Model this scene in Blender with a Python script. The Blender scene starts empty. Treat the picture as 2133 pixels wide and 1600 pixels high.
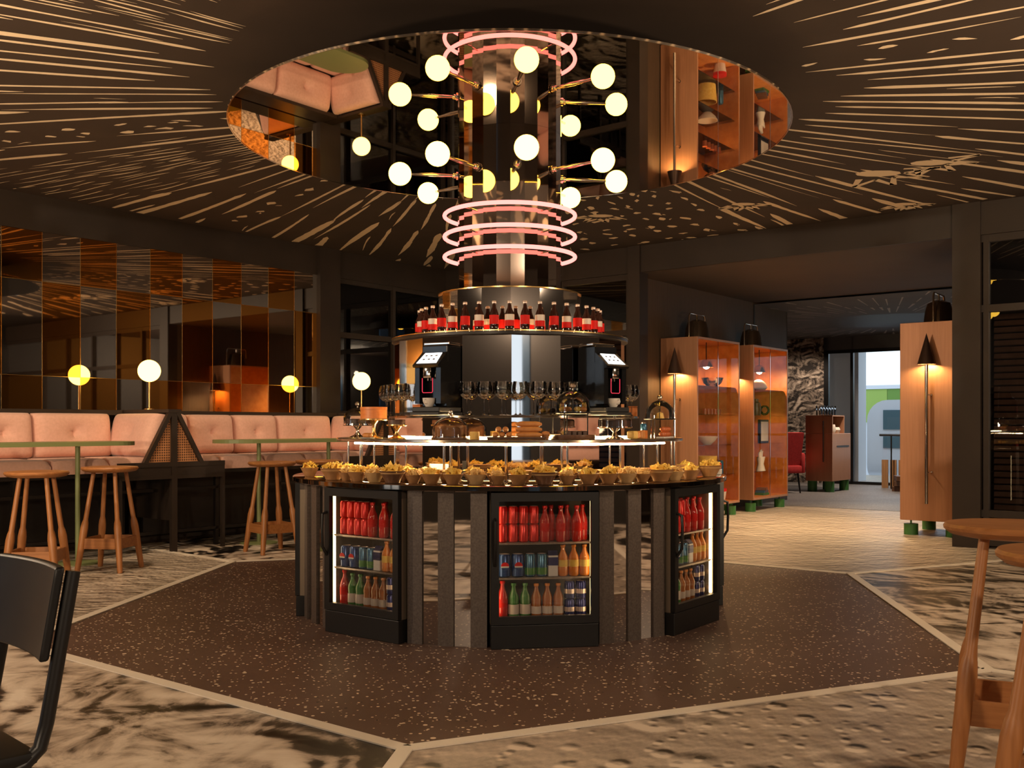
import bpy, math, random
from mathutils import Vector, Matrix, Euler
R = math.radians
random.seed(7)
SC = bpy.context.scene
COL = SC.collection
# ------------------------------------------------------------------ helpers
class MB:
    """collects vertices and faces; build() links them as one mesh object"""
    def __init__(s): s.v=[]; s.f=[]; s.m=[]; s.mi=0
    def add(s, vs, fs):
        b=len(s.v); s.v += [tuple(p) for p in vs]
        for f in fs: s.f.append([b+i for i in f]); s.m.append(s.mi)
        return s
    def box(s, c, d, M=None):
        x,y,z=[k/2 for k in d]
        vs=[Vector((a*x,b*y,e*z)) for e in(-1,1) for b in(-1,1) for a in(-1,1)]
        if M is not None: vs=[M@p for p in vs]
        vs=[p+Vector(c) for p in vs]
        return s.add(vs,[(0,2,3,1),(4,5,7,6),(0,1,5,4),(2,6,7,3),(1,3,7,5),(0,4,6,2)])
    def bx(s,x0,x1,y0,y1,z0,z1): return s.box(((x0+x1)/2,(y0+y1)/2,(z0+z1)/2),(abs(x1-x0),abs(y1-y0),abs(z1-z0)))
    def rbox(s,x0,x1,y0,y1,z0,z1,b=.01):
        """box with chamfered edges"""
        vs=[];c=((x0+x1)/2,(y0+y1)/2,(z0+z1)/2);h=((x1-x0)/2,(y1-y0)/2,(z1-z0)/2)
        import bmesh
        bm=bmesh.new(); bmesh.ops.create_cube(bm,size=2)
        for v in bm.verts: v.co=Vector((c[i]+v.co[i]*h[i] for i in range(3)))
        bmesh.ops.bevel(bm,geom=list(bm.edges),offset=b,segments=2,affect='EDGES',profile=.5)
        bm.verts.index_update()
        s.add([v.co.copy() for v in bm.verts],[[v.index for v in f.verts] for f in bm.faces]); bm.free(); return s
    def bar(s,p0,p1,w,h,up=(0,0,1)):
        p0,p1=Vector(p0),Vector(p1); d=(p1-p0); L=d.length; d.normalize()
        sx=d.cross(Vector(up)); sx=sx.normalized() if sx.length>1e-6 else Vector((1,0,0)); sz=sx.cross(d)
        M=Matrix((sx,d,sz)).transposed()
        return s.box((p0+p1)/2,(w,L,h),M)
    def tube(s,path,r,n=12,closed=False,cap=True):
        pts=[Vector(p) for p in path]; k=len(pts); rs=r if isinstance(r,(list,tuple)) else [r]*k
        vs=[];prev=None
        for i,p in enumerate(pts):
            if closed: t=pts[(i+1)%k]-pts[i-1]
            else: t=pts[min(i+1,k-1)]-pts[max(i-1,0)]
            t.normalize()
            if prev is None:
                a=Vector((0,0,1)) if abs(t.z)<.9 else Vector((1,0,0)); nx=t.cross(a).normalized()
            else:
                nx=prev-t*prev.dot(t); nx.normalize()
            prev=nx; ny=t.cross(nx)
            for j in range(n):
                a=2*math.pi*j/n; vs.append(p+rs[i]*(math.cos(a)*nx+math.sin(a)*ny))
        fs=[]
        for i in range(k if closed else k-1):
            for j in range(n):
                a=i*n+j;b=i*n+(j+1)%n;c=((i+1)%k)*n+(j+1)%n;d=((i+1)%k)*n+j
                fs.append((a,b,c,d))
        if cap and not closed: fs.append(tuple(range(n))[::-1]); fs.append(tuple((k-1)*n+j for j in range(n)))
        return s.add(vs,fs)
    def lathe(s,prof,n=32,c=(0,0,0),a0=0,closed=False,phase=0):
        """profile of (r,z) turned about z; closed joins last to first"""
        vs=[];fs=[];k=len(prof)
        for j in range(n):
            a=2*math.pi*j/n+phase
            for r,z in prof: vs.append((c[0]+r*math.cos(a),c[1]+r*math.sin(a),c[2]+z))
        for j in range(n):
            q=(j+1)%n
            for i in range(k if closed else k-1):
                i2=(i+1)%k
                f=[j*k+i,q*k+i,q*k+i2,j*k+i2]
                if prof[i][0]<1e-6: f=[j*k+i,q*k+i2,j*k+i2]
                elif prof[i2][0]<1e-6: f=[j*k+i,q*k+i,j*k+i2]
                fs.append(f)
        return s.add(vs,fs)
    def sphere(s,c,r,n=24,sq=(1,1,1)):
        m=n//2; b=len(s.v)
        prof=[(r*math.sin(math.pi*i/m),-r*math.cos(math.pi*i/m)) for i in range(m+1)]
        prof[0]=(0,-r);prof[-1]=(0,r)
        s.lathe(prof,n)
        for i in range(b,len(s.v)): s.v[i]=tuple(c[k]+s.v[i][k]*sq[k] for k in range(3))
        return s
    def prism(s,poly,z0,z1):
        n=len(poly); vs=[(x,y,z0) for x,y in poly]+[(x,y,z1) for x,y in poly]
        fs=[tuple(range(n))[::-1],tuple(range(n,2*n))]+[(i,(i+1)%n,n+(i+1)%n,n+i) for i in range(n)]
        return s.add(vs,fs)
    def xf(s,M,start=0):
        for i in range(start,len(s.v)): s.v[i]=tuple(M@Vector(s.v[i]))
        return s
    def build(s,name,mat,parent=None,loc=(0,0,0),rz=0,smooth=False,rot=None):
        me=bpy.data.meshes.new(name); me.from_pydata(s.v,[],s.f); 
        for m in (mat if isinstance(mat,(list,tuple)) else [mat]): me.materials.append(m)
        for p,i in zip(me.polygons,s.m): p.material_index=i
        me.update()
        if smooth:
            me.polygons.foreach_set('use_smooth',[True]*len(me.polygons))
            try: me.set_sharp_from_angle(angle=R(38))
            except Exception: pass
        o=bpy.data.objects.new(name,me); COL.objects.link(o)
        o.location=loc; o.rotation_euler=rot if rot else (0,0,rz)
        if parent: o.parent=parent
        return o
def tag(o,label=None,cat=None,group=None,kind=None):
    for k,v in(('label',label),('category',cat),('group',group),('kind',kind)):
        if v: o[k]=v
    return o
def thing(name,label,cat,loc=(0,0,0),rz=0,group=None,rot=None):
    o=bpy.data.objects.new(name,None); COL.objects.link(o); o.empty_display_size=.1
    o.location=loc; o.rotation_euler=rot if rot else (0,0,rz); return tag(o,label,cat,group)
def copy_tree(o,parent=None):
    c=o.copy(); COL.objects.link(c)
    if parent: c.parent=parent
    for ch in o.children: copy_tree(ch,c)
    return c
def struct(name,mb,mat,**k): return tag(mb.build(name,mat,**k),kind='structure')
ORD=['first','second','third','fourth','fifth','sixth','seventh','eighth','ninth','tenth','eleventh','twelfth','thirteenth','fourteenth','fifteenth','sixteenth','seventeenth','eighteenth','nineteenth','twentieth','twenty-first','twenty-second','twenty-third','twenty-fourth','twenty-fifth','twenty-sixth']
# ------------------------------------------------------------------ frames
A52=R(52.0)
U=Vector((math.cos(A52),math.sin(A52),0)); N=Vector((-math.sin(A52),math.cos(A52),0)); K=Vector((-.76,12.70,0))
def W(u,n,z=0): return K+U*u+N*n+Vector((0,0,z))
KC=Vector((-.015,6.77,0))
def kp(r,deg,z=0): a=R(deg); return (KC.x+r*math.sin(a),KC.y-r*math.cos(a),z)
def kang(px,r):
    lo,hi=-88.,88.
    for _ in range(50):
        m=(lo+hi)/2; x,y,_z=kp(r,m)
        if 1066+2074*x/y<px: lo=m
        else: hi=m
    return (lo+hi)/2
CZ=3.41  # ceiling height
# ------------------------------------------------------------------ materials
class NT:
    def __init__(s,name):
        s.mat=bpy.data.materials.new(name); s.mat.use_nodes=True; s.t=s.mat.node_tree; s.t.nodes.clear()
        s.out=s.n('ShaderNodeOutputMaterial')
    def n(s,typ,ins=None,**at):
        x=s.t.nodes.new(typ)
        for k,v in at.items(): setattr(x,k,v)
        for k,v in (ins or {}).items(): s.set(x.inputs[k],v)
        return x
    def set(s,sock,v):
        if hasattr(v,'is_output'): s.t.links.new(v,sock)
        elif hasattr(v,'outputs'): s.t.links.new(v.outputs[0],sock)
        else: sock.default_value=v
    def m(s,op,a,b=0.,c=0.,clamp=False):
        return s.n('ShaderNodeMath',{0:a,1:b,2:c},operation=op,use_clamp=clamp).outputs[0]
    def vm(s,op,a,b): return s.n('ShaderNodeVectorMath',{0:a,1:b},operation=op).outputs[0]
    def ramp(s,fac,stops,interp='LINEAR'):
        r=s.n('ShaderNodeValToRGB',{0:fac}); e=r.color_ramp; e.interpolation=interp
        while len(e.elements)<len(stops): e.elements.new(.5)
        for el,(p,c) in zip(e.elements,stops): el.position=p; el.color=(*c,1)
        return r.outputs[0]
    def mix(s,f,a,b): 
        x=s.n('ShaderNodeMix',data_type='RGBA'); s.set(x.inputs[0],f); s.set(x.inputs[6],a if hasattr(a,'is_output') else (*a,1)); s.set(x.inputs[7],b if hasattr(b,'is_output') else (*b,1)); return x.outputs[2]
    def bsdf(s,**k):
        b=s.n('ShaderNodeBsdfPrincipled')
        for key,v in k.items():
            nm={'color':'Base Color','rough':'Roughness','metal':'Metallic','spec':'Specular IOR Level','coat':'Coat Weight','sheen':'Sheen Weight','trans':'Transmission Weight','emit':'Emission Color','estr':'Emission Strength','normal':'Normal','coatr':'Coat Roughness','aniso':'Anisotropic'}[key]
            if isinstance(v,tuple) and len(v)==3: v=(*v,1)
            s.set(b.inputs[nm],v)
        s.t.links.new(b.outputs[0],s.out.inputs[0]); return b
    def coord(s,scale=(1,1,1),rz=0,world=True,loc=(0,0,0)):
        g=s.n('ShaderNodeNewGeometry').outputs['Position'] if world else s.n('ShaderNodeTexCoord').outputs['Object']
        mp=s.n('ShaderNodeMapping',{0:g}); mp.inputs['Scale'].default_value=scale; mp.inputs['Rotation'].default_value=(0,0,rz); mp.inputs['Location'].default_value=loc
        return mp.outputs[0]
    def noise(s,vec,scale,detail=3,rough=.55,dist=0.):
        return s.n('ShaderNodeTexNoise',{'Vector':vec,'Scale':scale,'Detail':detail,'Roughness':rough,'Distortion':dist}).outputs[0]
def plain(name,c,rough=.5,metal=0,**k):
    t=NT(name); t.bsdf(color=c,rough=rough,metal=metal,**k); return t.mat
def mottled(name,c1,c2,scale=8,rough=.5,metal=0,stretch=(1,1,1),world=False,bump=0,detail=4,rz=0,**k):
    t=NT(name); v=t.coord(stretch,rz,world); f=t.noise(v,scale,detail)
    col=t.ramp(f,[(.3,c1),(.7,c2)])
    if bump:
        k['normal']=t.n('ShaderNodeBump',{'Strength':bump,'Distance':.02,'Height':f}).outputs[0]
    t.bsdf(color=col,rough=rough,metal=metal,**k); return t.mat
def emis(name,c,s):
    t=NT(name); e=t.n('ShaderNodeEmission',{0:(*c,1),1:s}); t.t.links.new(e.outputs[0],t.out.inputs[0]); return t.mat
def thin_glass(name,tint=(1,1,1),ior=1.5,rough=.01,add=0.):
    t=NT(name); f=t.n('ShaderNodeFresnel',{0:ior}).outputs[0]
    if add: f=t.m('ADD',f,add,clamp=True)
    a=t.n('ShaderNodeBsdfTransparent',{0:(*tint,1)}); b=t.n('ShaderNodeBsdfGlossy',{'Color':(1,1,1,1),'Roughness':rough})
    x=t.n('ShaderNodeMixShader',{0:f,1:a.outputs[0],2:b.outputs[0]}); t.t.links.new(x.outputs[0],t.out.inputs[0]); return t.mat
M={}
M['ceil']=mottled('ceiling_brown_paint',(.034,.0195,.012),(.046,.027,.017),2,.75,world=True)
M['cream']=plain('cream_print',(.90,.70,.47),.7)
M['dark']=mottled('dark_brown_paint',(.019,.0115,.0075),(.027,.0165,.011),3,.5,world=True)
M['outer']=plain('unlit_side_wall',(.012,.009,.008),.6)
M['darkm']=plain('dark_metal',(.020,.016,.015),.35,.3)
M['black']=plain('black_metal',(.012,.011,.011),.38,.2)
M['blackg']=plain('black_gloss',(.008,.008,.009),.12)
M['chrome']=plain('chrome',(.80,.72,.64),.09,1)
M['steel']=mottled('brushed_steel',(.36,.30,.26),(.52,.44,.38),60,.38,.85,stretch=(1,1,.03),aniso=.4)
M['greysteel']=mottled('grey_satin_panel',(.115,.09,.078),(.18,.145,.125),90,.42,.55)
M['mirror']=plain('dark_mirror',(.62,.56,.52),.025,1)
M['cmirror']=plain('ceiling_mirror_glass',(.86,.78,.70),.012,1)
M['colmirror']=plain('column_mirror_glass',(.55,.43,.36),.03,1)
M['gold']=plain('brass_line',(.75,.48,.18),.25,1)
M['glass']=thin_glass('clear_glass',(.97,.97,.96),1.5)
M['glassw']=thin_glass('wine_glass',(.992,.992,.99),1.85,.01,.0)
M['glassc']=thin_glass('cabinet_glass',(.98,.98,.98),1.12)
M['glassdoor']=thin_glass('fridge_door_glass',(.90,.88,.86),1.45)
M['glassd']=thin_glass('dark_window_glass',(.35,.34,.36),1.55)
M['globe']=emis('globe_glow',(1,.56,.056),13)
M['lampglobe']=emis('bench_globe_glow',(1,.58,.105),6.5)
M['neon']=emis('neon_tube_glow',(1,.205,.175),2.7)
M['led']=emis('warm_light_strip',(1,.70,.34),130)
M['ledf']=emis('fridge_light_strip',(1,.72,.36),4.5)
M['bulb']=emis('warm_bulb',(1,.64,.26),380)
M['screen']=emis('display_screen',(.95,.9,.85),2.2)
M['pink']=mottled('pink_upholstery',(.70,.40,.31),(.78,.46,.37),40,.85,sheen=.3)
M['green']=plain('green_laminate',(.22,.25,.10),.45)
M['greenf']=mottled('green_wood',(.03,.13,.03),(.05,.19,.04),30,.5,stretch=(1,1,.1))
def wood(name,c1,c2,scale=6,st=(8,8,.6),rough=.42,**k): return mottled(name,c1,c2,scale,rough,stretch=st,**k)
M['oak']=wood('orange_oak',(.32,.12,.034),(.45,.185,.06))
M['oakx']=wood('orange_oak_board',(.31,.115,.033),(.44,.18,.058),st=(.6,8,8))
M['cab']=mottled('copper_veneer',(.45,.215,.115),(.52,.255,.14),50,.36,.35,stretch=(1,1,.04))
M['cabin']=wood('orange_cabinet_wood',(.55,.17,.03),(.70,.26,.06),5,st=(2,2,2),rough=.35)
M['coke']=plain('dark_cola',(.03,.007,.004),.06,spec=.7)
M['redlabel']=plain('red_label',(.66,.012,.008),.55,spec=.2)
M['whitelabel']=plain('white_label',(.75,.62,.52),.4)
M['cap']=plain('silver_cap',(.85,.66,.58),.3,.6)
M['redcan']=plain('red_can',(.70,.015,.01),.25,.3)
M['redb']=plain('red_bottle',(.62,.02,.015),.08,spec=.8)
M['bluecan']=plain('blue_can',(.02,.06,.20),.25,.4)
M['tealcan']=plain('teal_can',(.04,.14,.24),.25,.4)
M['greenb']=plain('green_bottle',(.05,.22,.04),.08,spec=.8)
M['orangeb']=plain('orange_bottle',(.75,.22,.02),.08,spec=.8)
M['amber']=plain('amber_drink',(.45,.13,.02),.08,spec=.8)
M['navy']=plain('navy_can',(.015,.02,.12),.25,.4)
M['white']=plain('white_glaze',(.78,.72,.66),.25)
M['ledb']=emis('bottle_shelf_light_strip',(1,.66,.34),45)
M['bowl']=mottled('terracotta_bowl',(.24,.11,.04),(.36,.17,.065),20,.45)
M['bowld']=mottled('dark_bowl',(.10,.045,.025),(.17,.08,.04),20,.35)
M['bowll']=mottled('tan_bowl',(.42,.24,.10),(.54,.33,.15),20,.45)
M['chips']=mottled('yellow_crisps',(.80,.46,.06),(.92,.66,.16),30,.6)
M['pasta']=mottled('pale_crackers',(.70,.42,.13),(.84,.58,.24),30,.6)
M['salsa']=mottled('red_salsa',(.42,.06,.02),(.55,.11,.03),30,.4)
M['choc']=mottled('chocolate_cake',(.05,.02,.012),(.10,.04,.02),40,.5)
M['cake']=mottled('brown_cake',(.30,.11,.03),(.44,.18,.06),40,.6)
M['yellowcake']=mottled('yellow_cake',(.80,.45,.08),(.88,.58,.18),40,.6)
M['roll']=mottled('baked_roll',(.52,.19,.05),(.66,.28,.08),25,.45)
M['glaze']=mottled('red_glaze',(.42,.09,.03),(.60,.17,.05),25,.3)
M['cedar']=wood('cedar_box',(.55,.15,.03),(.68,.22,.05),6,st=(.6,8,8))
M['white2']=plain('white_sculpture',(.80,.70,.58),.5)
M['redfab']=mottled('red_fabric',(.45,.02,.02),(.58,.03,.03),30,.8)
M['wallp']=mottled('ribbed_brown_wall',(.060,.037,.023),(.092,.058,.037),20,.6,stretch=(6,6,.15),world=True)
M['greyceil']=mottled('grey_ceiling',(.075,.070,.072),(.10,.092,.092),1.5,.7,world=True)
M['pceil']=mottled('taupe_ceiling',(.060,.040,.028),(.075,.050,.036),1.2,.7,world=True)
M['strip']=plain('cream_floor_strip',(.86,.76,.63),.45)
M['sidewhite']=plain('white_paint',(.75,.77,.82),.6)
M['bluefr']=plain('blue_frame',(.02,.055,.11),.4)
# carpets with printed lunar terrain: the print is an embossed height picture
def terrain(name,kind,rz=0.):
    t=NT(name)
    sc={'crater':(1,1,1),'rock':(1,1,1),'fine':(1,1,1)}[kind]
    base=t.coord(sc,rz)
    def H(v):
        if kind=='crater':
            h=t.m('MULTIPLY',t.noise(v,2.6,8,.62),.85)
            for s,a in((2.3,.42),(5.5,.26),(11.,.13)):
                d=t.n('ShaderNodeTexVoronoi',{'Vector':v,'Scale':s},feature='F1').outputs['Distance']
                # bowl with raised rim
                q=t.n('ShaderNodeMapRange',{0:d,1:.10,2:.30,3:-1.,4:0.},interpolation_type='SMOOTHSTEP').outputs[0]
                h=t.m('ADD',h,t.m('MULTIPLY',q,a))
            return h
        if kind=='rock':
            return t.m('ADD',t.m('MULTIPLY',t.noise(v,.75,3,.5,1.1),1.9),t.m('MULTIPLY',t.noise(v,3.2,7,.6,.6),.34))
        return t.m('ADD',t.m('MULTIPLY',t.noise(v,1.2,4,.6,.5),.8),t.m('MULTIPLY',t.noise(t.vm('MULTIPLY',v,(1,1.8,1)),6,7,.68,.5),.75))
    off={'crater':.025,'rock':.045,'fine':.022}[kind]
    h0=H(base); h1=H(t.vm('ADD',base,(off*.5,off,0)))
    g={'crater':2.6,'rock':4.6,'fine':4.6}[kind]
    d=t.m('ADD',t.m('MULTIPLY',t.m('SUBTRACT',h0,h1),g),{'crater':.56,'rock':.50,'fine':.56}[kind],clamp=True)
    if kind=='crater': st=[(.12,(.03,.022,.017)),(.45,(.32,.255,.205)),(.62,(.48,.39,.31)),(.9,(.80,.67,.54))]
    elif kind=='rock': st=[(.14,(.008,.006,.005)),(.33,(.07,.055,.042)),(.44,(.38,.30,.235)),(.60,(.66,.54,.43)),(.95,(.86,.74,.61))]
    else: st=[(.15,(.09,.07,.055)),(.5,(.40,.325,.255)),(.85,(.78,.66,.53))]
    c=t.ramp(d,st)
    if kind=='rock':
        w=t.noise(base,1.3,6,.6,.8); c=t.mix(t.n('ShaderNodeMapRange',{0:w,1:.56,2:.66},interpolation_type='SMOOTHSTEP').outputs[0],c,(.02,.015,.012))
    t.bsdf(color=c,rough=.42,spec=.35); return t.mat
M['crater']=terrain('lunar_crater_carpet','crater'); M['rock']=terrain('lunar_rock_carpet','rock',R(20)); M['fine']=terrain('lunar_plain_carpet','fine',R(-10))
M['rockdark']=terrain('lunar_ridge_carpet','rock',R(75)); 
def terrazzo(name,base1,base2,chip,s1=19,s2=46,thr=.30):
    t=NT(name); v=t.coord(); c=t.ramp(t.noise(v,1.3,5),[(.3,base1),(.7,base2)])
    for s,keep,th,cc in((s1,.80,.24,chip),(s2,.36,.36,chip),(s1*1.37,.86,.22,(.02,.012,.010))):
        vo=t.n('ShaderNodeTexVoronoi',{'Vector':t.vm('ADD',v,(s*.13,s*.07,0)),'Scale':s},feature='F1')
        wn=t.n('ShaderNodeTexWhiteNoise',{0:vo.outputs['Position']},noise_dimensions='3D')
        on=t.m('GREATER_THAN',wn.outputs['Value'],keep)
        r=t.m('MULTIPLY',t.n('ShaderNodeSeparateColor',{0:wn.outputs['Color']}).outputs[1],th)
        inn=t.m('MULTIPLY',t.m('LESS_THAN',vo.outputs['Distance'],r),on)
        c=t.mix(inn,c,cc)
    t.bsdf(color=c,rough=.5,spec=.35); return t.mat
M['terrazzo']=terrazzo('brown_terrazzo',(.098,.056,.042),(.125,.074,.056),(.80,.62,.44))
M['terr2']=terrazzo('grey_terrazzo',(.17,.15,.14),(.23,.21,.20),(.6,.56,.52),25,60)
def tilemirror():
    t=NT('tinted_mirror_tiles'); o=t.n('ShaderNodeTexCoord').outputs['Object']; s=t.n('ShaderNodeSeparateXYZ',{0:o})
    fx=t.m('FLOOR',t.m('DIVIDE',s.outputs[0],.385)); fz=t.m('FLOOR',t.m('DIVIDE',t.m('SUBTRACT',s.outputs[2],.776),.909))
    ch=t.m('PINGPONG',t.m('ADD',fx,fz),1.); c=t.mix(ch,(.80,.72,.66),(.88,.38,.085))
    t.bsdf(color=c,rough=.02,metal=1.); return t.mat
M['tile']=tilemirror()
def cane():
    t=NT('woven_cane'); o=t.n('ShaderNodeTexCoord').outputs['Object']; s=t.n('ShaderNodeSeparateXYZ',{0:o})
    a=t.m('SINE',t.m('MULTIPLY',s.outputs[0],260.)); b=t.m('SINE',t.m('MULTIPLY',s.outputs[2],260.))
    hole=t.m('GREATER_THAN',t.m('ADD',a,b),.35)
    c=t.mix(hole,(.50,.22,.09),(.07,.03,.015)); t.bsdf(color=c,rough=.6); return t.mat
M['cane']=cane()
# ================================================================== SETTING
def room(name,mb,mat,u=0,n=0,z=0,**k): return struct(name,mb,mat,loc=W(u,n,z),rz=A52,**k)
HEX=[(-.395,3.70),(2.34,4.89),(2.75,8.10),(.433,9.80),(-2.47,8.82),(-2.74,5.50)]
mb=MB(); mb.add([(x,y,0) for x,y in HEX],[tuple(range(6))])
mats=['terrazzo','crater','rock','fine','rockdark','fine','rock']
for i in range(6):
    p,q=Vector(HEX[i]),Vector(HEX[(i+1)%6]); c=Vector((0,6.77))
    P=p+(p-c).normalized()*19; Q=q+(q-c).normalized()*19
    mb.mi=i+1; mb.add([(*p,0),(*P,0),(*Q,0),(*q,0)],[(0,1,2,3)])
mb.mi=7; mb.add([tuple(W(u,n,.003)) for u,n in((4.85,-9),(12,-9),(12,4),(4.85,4))],[(0,1,2,3)])
struct('floor',mb,[M[k] for k in mats]+[M['terr2']])
mb=MB()
for i in range(6):
    p,q=Vector((*HEX[i],.004)),Vector((*HEX[(i+1)%6],.004)); mb.bar(p,q,.062,.006)
    d=(p-Vector((0,6.77,.004))); d.z=0; d.normalize(); L=[5,6,2.6,1.2,2.6,4][i]
    mb.bar(p-d*.02,p+d*L,.058,.0065)
struct('trim_1',mb,M['strip'])
# ---- ceiling with its printed rays (one printed surface: strokes are pattern of the ceiling)
mb=MB(); S=9.45; T=1.05
mb.add([tuple(W(u,n,CZ)) for u,n in((T,T),(-S,T),(-S,-S),(T,-S))],[(0,1,2,3)])
mb.mi=1; zc=CZ-.0015
rs=random.Random(11)
def inside(x,y,m=.07):
    d=Vector((x,y,0))-K; u,n=d.dot(U),d.dot(N); return -S+m<u<T-m and -S+m<n<T-m
def stroke(a,r0,r1,w,skew=0.,jag=.12):
    k=max(4,int((r1-r0)/.09)); L=[];Rr=[]
    wob=rs.uniform(0,6)
    for i in range(k+1):
        t=i/k; r=r0+(r1-r0)*t; prof=min(1,t/.10+.12)*min(1,(1-t)/.38+.06)
        ww=w*prof*(1+rs.uniform(-jag,jag)+.18*math.sin(wob+t*7))/2
        aa=a+skew*(r-r0)/max(r,1)+.004*math.sin(wob+3*t); x=KC.x+r*math.sin(aa); y=KC.y-r*math.cos(aa)
        if not inside(x,y): break
        tx,ty=math.cos(aa),math.sin(aa)
        L.append((x+tx*ww,y+ty*ww,zc)); Rr.append((x-tx*ww,y-ty*ww,zc))
    if len(L)<3: return
    n=len(L); mb.add(L+Rr,[(i,i+1,n+i+1,n+i) for i in range(n-1)])
def dash(a,r,l,w): stroke(a,r,r+l,w,rs.uniform(-.3,.3),.3)
def rmin(a):
    a=(a+math.pi)%(2*math.pi)-math.pi
    b=abs(a)/R(62); return 1.88
NS=108
mode='long'; left=0
for i in range(NS):
    if left<=0:
        mode=rs.choices(['long','dots','hair'],[.66,.17,.17])[0]; left={'long':rs.randint(2,6),'dots':rs.randint(1,2),'hair':rs.randint(2,3)}[mode]
    left-=1
    a=2*math.pi*(i+rs.uniform(-.2,.2))/NS; r=rmin(a)+rs.uniform(.02,.5)*(1 if rs.random()<.8 else .1)
    if mode=='long':
        while r<7.4:
            l=rs.uniform(.8,2.6); w=rs.uniform(.0075,.0165)*(r+.4*l)
            stroke(a,r,r+l,w,rs.uniform(-.05,.05))
            if rs.random()<.3: stroke(a+2*math.pi/NS*.42,r+rs.uniform(.2,1.2),r+l*rs.uniform(.6,1.1),w*.4,rs.uniform(-.05,.05))
            r+=l+rs.uniform(-.25,.35); a+=rs.uniform(-.006,.006)
    elif mode=='dots':
        while r<7.2:
            dash(a+rs.uniform(-.012,.012),r,rs.uniform(.07,.18),rs.uniform(.011,.020)*r)
            if rs.random()<.4: dash(a+rs.choice((-1,1))*rs.uniform(.012,.02),r+.1,rs.uniform(.05,.12),rs.uniform(.02,.035))
            r+=rs.uniform(.22,.5)
    else:
        for q in(-.3,.05,.38):
            rr=r
            while rr<7.2:
                l=rs.uniform(.25,.9); stroke(a+2*math.pi/NS*q,rr,rr+l,rs.uniform(.010,.018),0,.2); rr+=l+rs.uniform(.05,.25)
def zig(cx,cy,s,ang):
    """zig-zag burst outline drawn in the print"""
    pts=[];
    for i in range(9):
        q=ang+R(-80+20*i); rr=s*(1 if i%2 else .45); pts.append((cx+rr*math.cos(q),cy+rr*math.sin(q)))
    for p,q in zip(pts,pts[1:]):
        v=Vector((q[0]-p[0],q[1]-p[1])); nn=Vector((-v.y,v.x)).normalized()*.02
        mb.add([(p[0]+nn.x,p[1]+nn.y,zc-.0005),(p[0]-nn.x,p[1]-nn.y,zc-.0005),(q[0]-nn.x*1.6,q[1]-nn.y*1.6,zc-.0005),(q[0]+nn.x*1.6,q[1]+nn.y*1.6,zc-.0005)],[(0,1,2,3)])
    mb.add([(cx+s*.5*math.cos(R(36*i))*.8,cy+s*.22*math.sin(R(36*i)),zc-.0005) for i in range(10)],[tuple(range(10))])
zig(.93,10.45,.34,R(95)); zig(3.2,8.7,.5,R(35)); zig(3.5,8.35,.4,R(20)); zig(3.9,9.9,.3,R(60)); zig(2.3,9.9,.3,R(70))
struct('ceiling',mb,[M['ceil'],M['cream']])
# dark ceilings round the room, over the passage and the far hall
mb=MB()
mb.mi=0
for a,b,c,d in((-12.6,-S,-12.2,1.1),(-S,1.2,-12.2,-S)):
    mb.add([tuple(W(u,n,CZ-.001)) for u,n in((a,c),(b,c),(b,d),(a,d))],[(3,2,1,0)])
mb.mi=1; mb.add([tuple(W(u,n,3.085)) for u,n in((1.06,-6.1),(4.72,-6.1),(4.72,-1.9),(1.06,-1.9))],[(3,2,1,0)])
mb.mi=2; mb.add([tuple(W(u,n,3.06)) for u,n in((4.72,-9),(12,-9),(12,4.),(4.72,4.))],[(3,2,1,0)])
mb.mi=0; mb.add([tuple(W(u,n,3.14)) for u,n in((1.05,-1.9),(5.,-1.9),(5.,4.2),(1.05,4.2))],[(3,2,1,0)]); mb.add([tuple(W(u,n,3.14)) for u,n in((-2.,1.05),(1.05,1.05),(1.05,4.2),(-2,4.2))],[(3,2,1,0)])
# the far hall carries the same kind of ray print round a dark disc
mb.mi=3; fc=W(8.4,-2.9,3.058)
for i in range(90):
    a=2*math.pi*i/90+rs.uniform(-.02,.02); r=1.35+rs.uniform(0,.6)
    while r<4.0:
        l=rs.uniform(.3,1.1); w=rs.uniform(.02,.05); p=fc+Vector((math.cos(a),math.sin(a),0))*r; q=fc+Vector((math.cos(a),math.sin(a),0))*(r+l)
        d=q-K; 
        if 4.8<d.dot(U)<11 and -1e9<d.dot(N)<3.9 and 4.8<(p-K).dot(U)<11: 
            t=Vector((-math.sin(a),math.cos(a),0))*w/2; mb.add([tuple(p+t*.4),tuple(p-t*.4),tuple(q-t),tuple(q+t)],[(0,1,2,3)])
        r+=l+rs.uniform(.1,.4)
mb.mi=4; mb.add([tuple(fc+Vector((1.2*math.cos(R(10*i)),1.2*math.sin(R(10*i)),.0005))) for i in range(36)],[tuple(range(36))])
struct('ceiling_surround',mb,[M['dark'],M['pceil'],M['greyceil'],plain('dim_ray_print',(.42,.38,.34),.7),M['dark']])
# ---- beams
mb=MB(); mb.bx(-12.6,1.2,1.035,1.2,3.072,CZ+.02); room('ceiling_beam_left',mb,M['dark'])
mb=MB(); mb.bx(1.03,1.2,-12.2,1.035,3.086,CZ+.02); room('ceiling_beam_back',mb,M['dark'])
# ---- tinted mirror wall behind the benches
mb=MB(); mb.bx(-8.6,2.66,0,.06,0,3.07)
mb.mi=1
for k in range(-22,7): mb.bx(k*.385-.0022,k*.385+.0022,-.002,0,0,3.07)
for z in(.776,1.685,2.594): mb.bx(-8.6,2.66,-.002,0,z-.0022,z+.0022)
room('wall_left',mb,[M['tile'],M['gold']],-4.0,1.05)
mb=MB(); mb.bx(-1.34,-1.01,.98,1.15,0,CZ); room('wall_left_pillar',mb,M['dark'])
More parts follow.
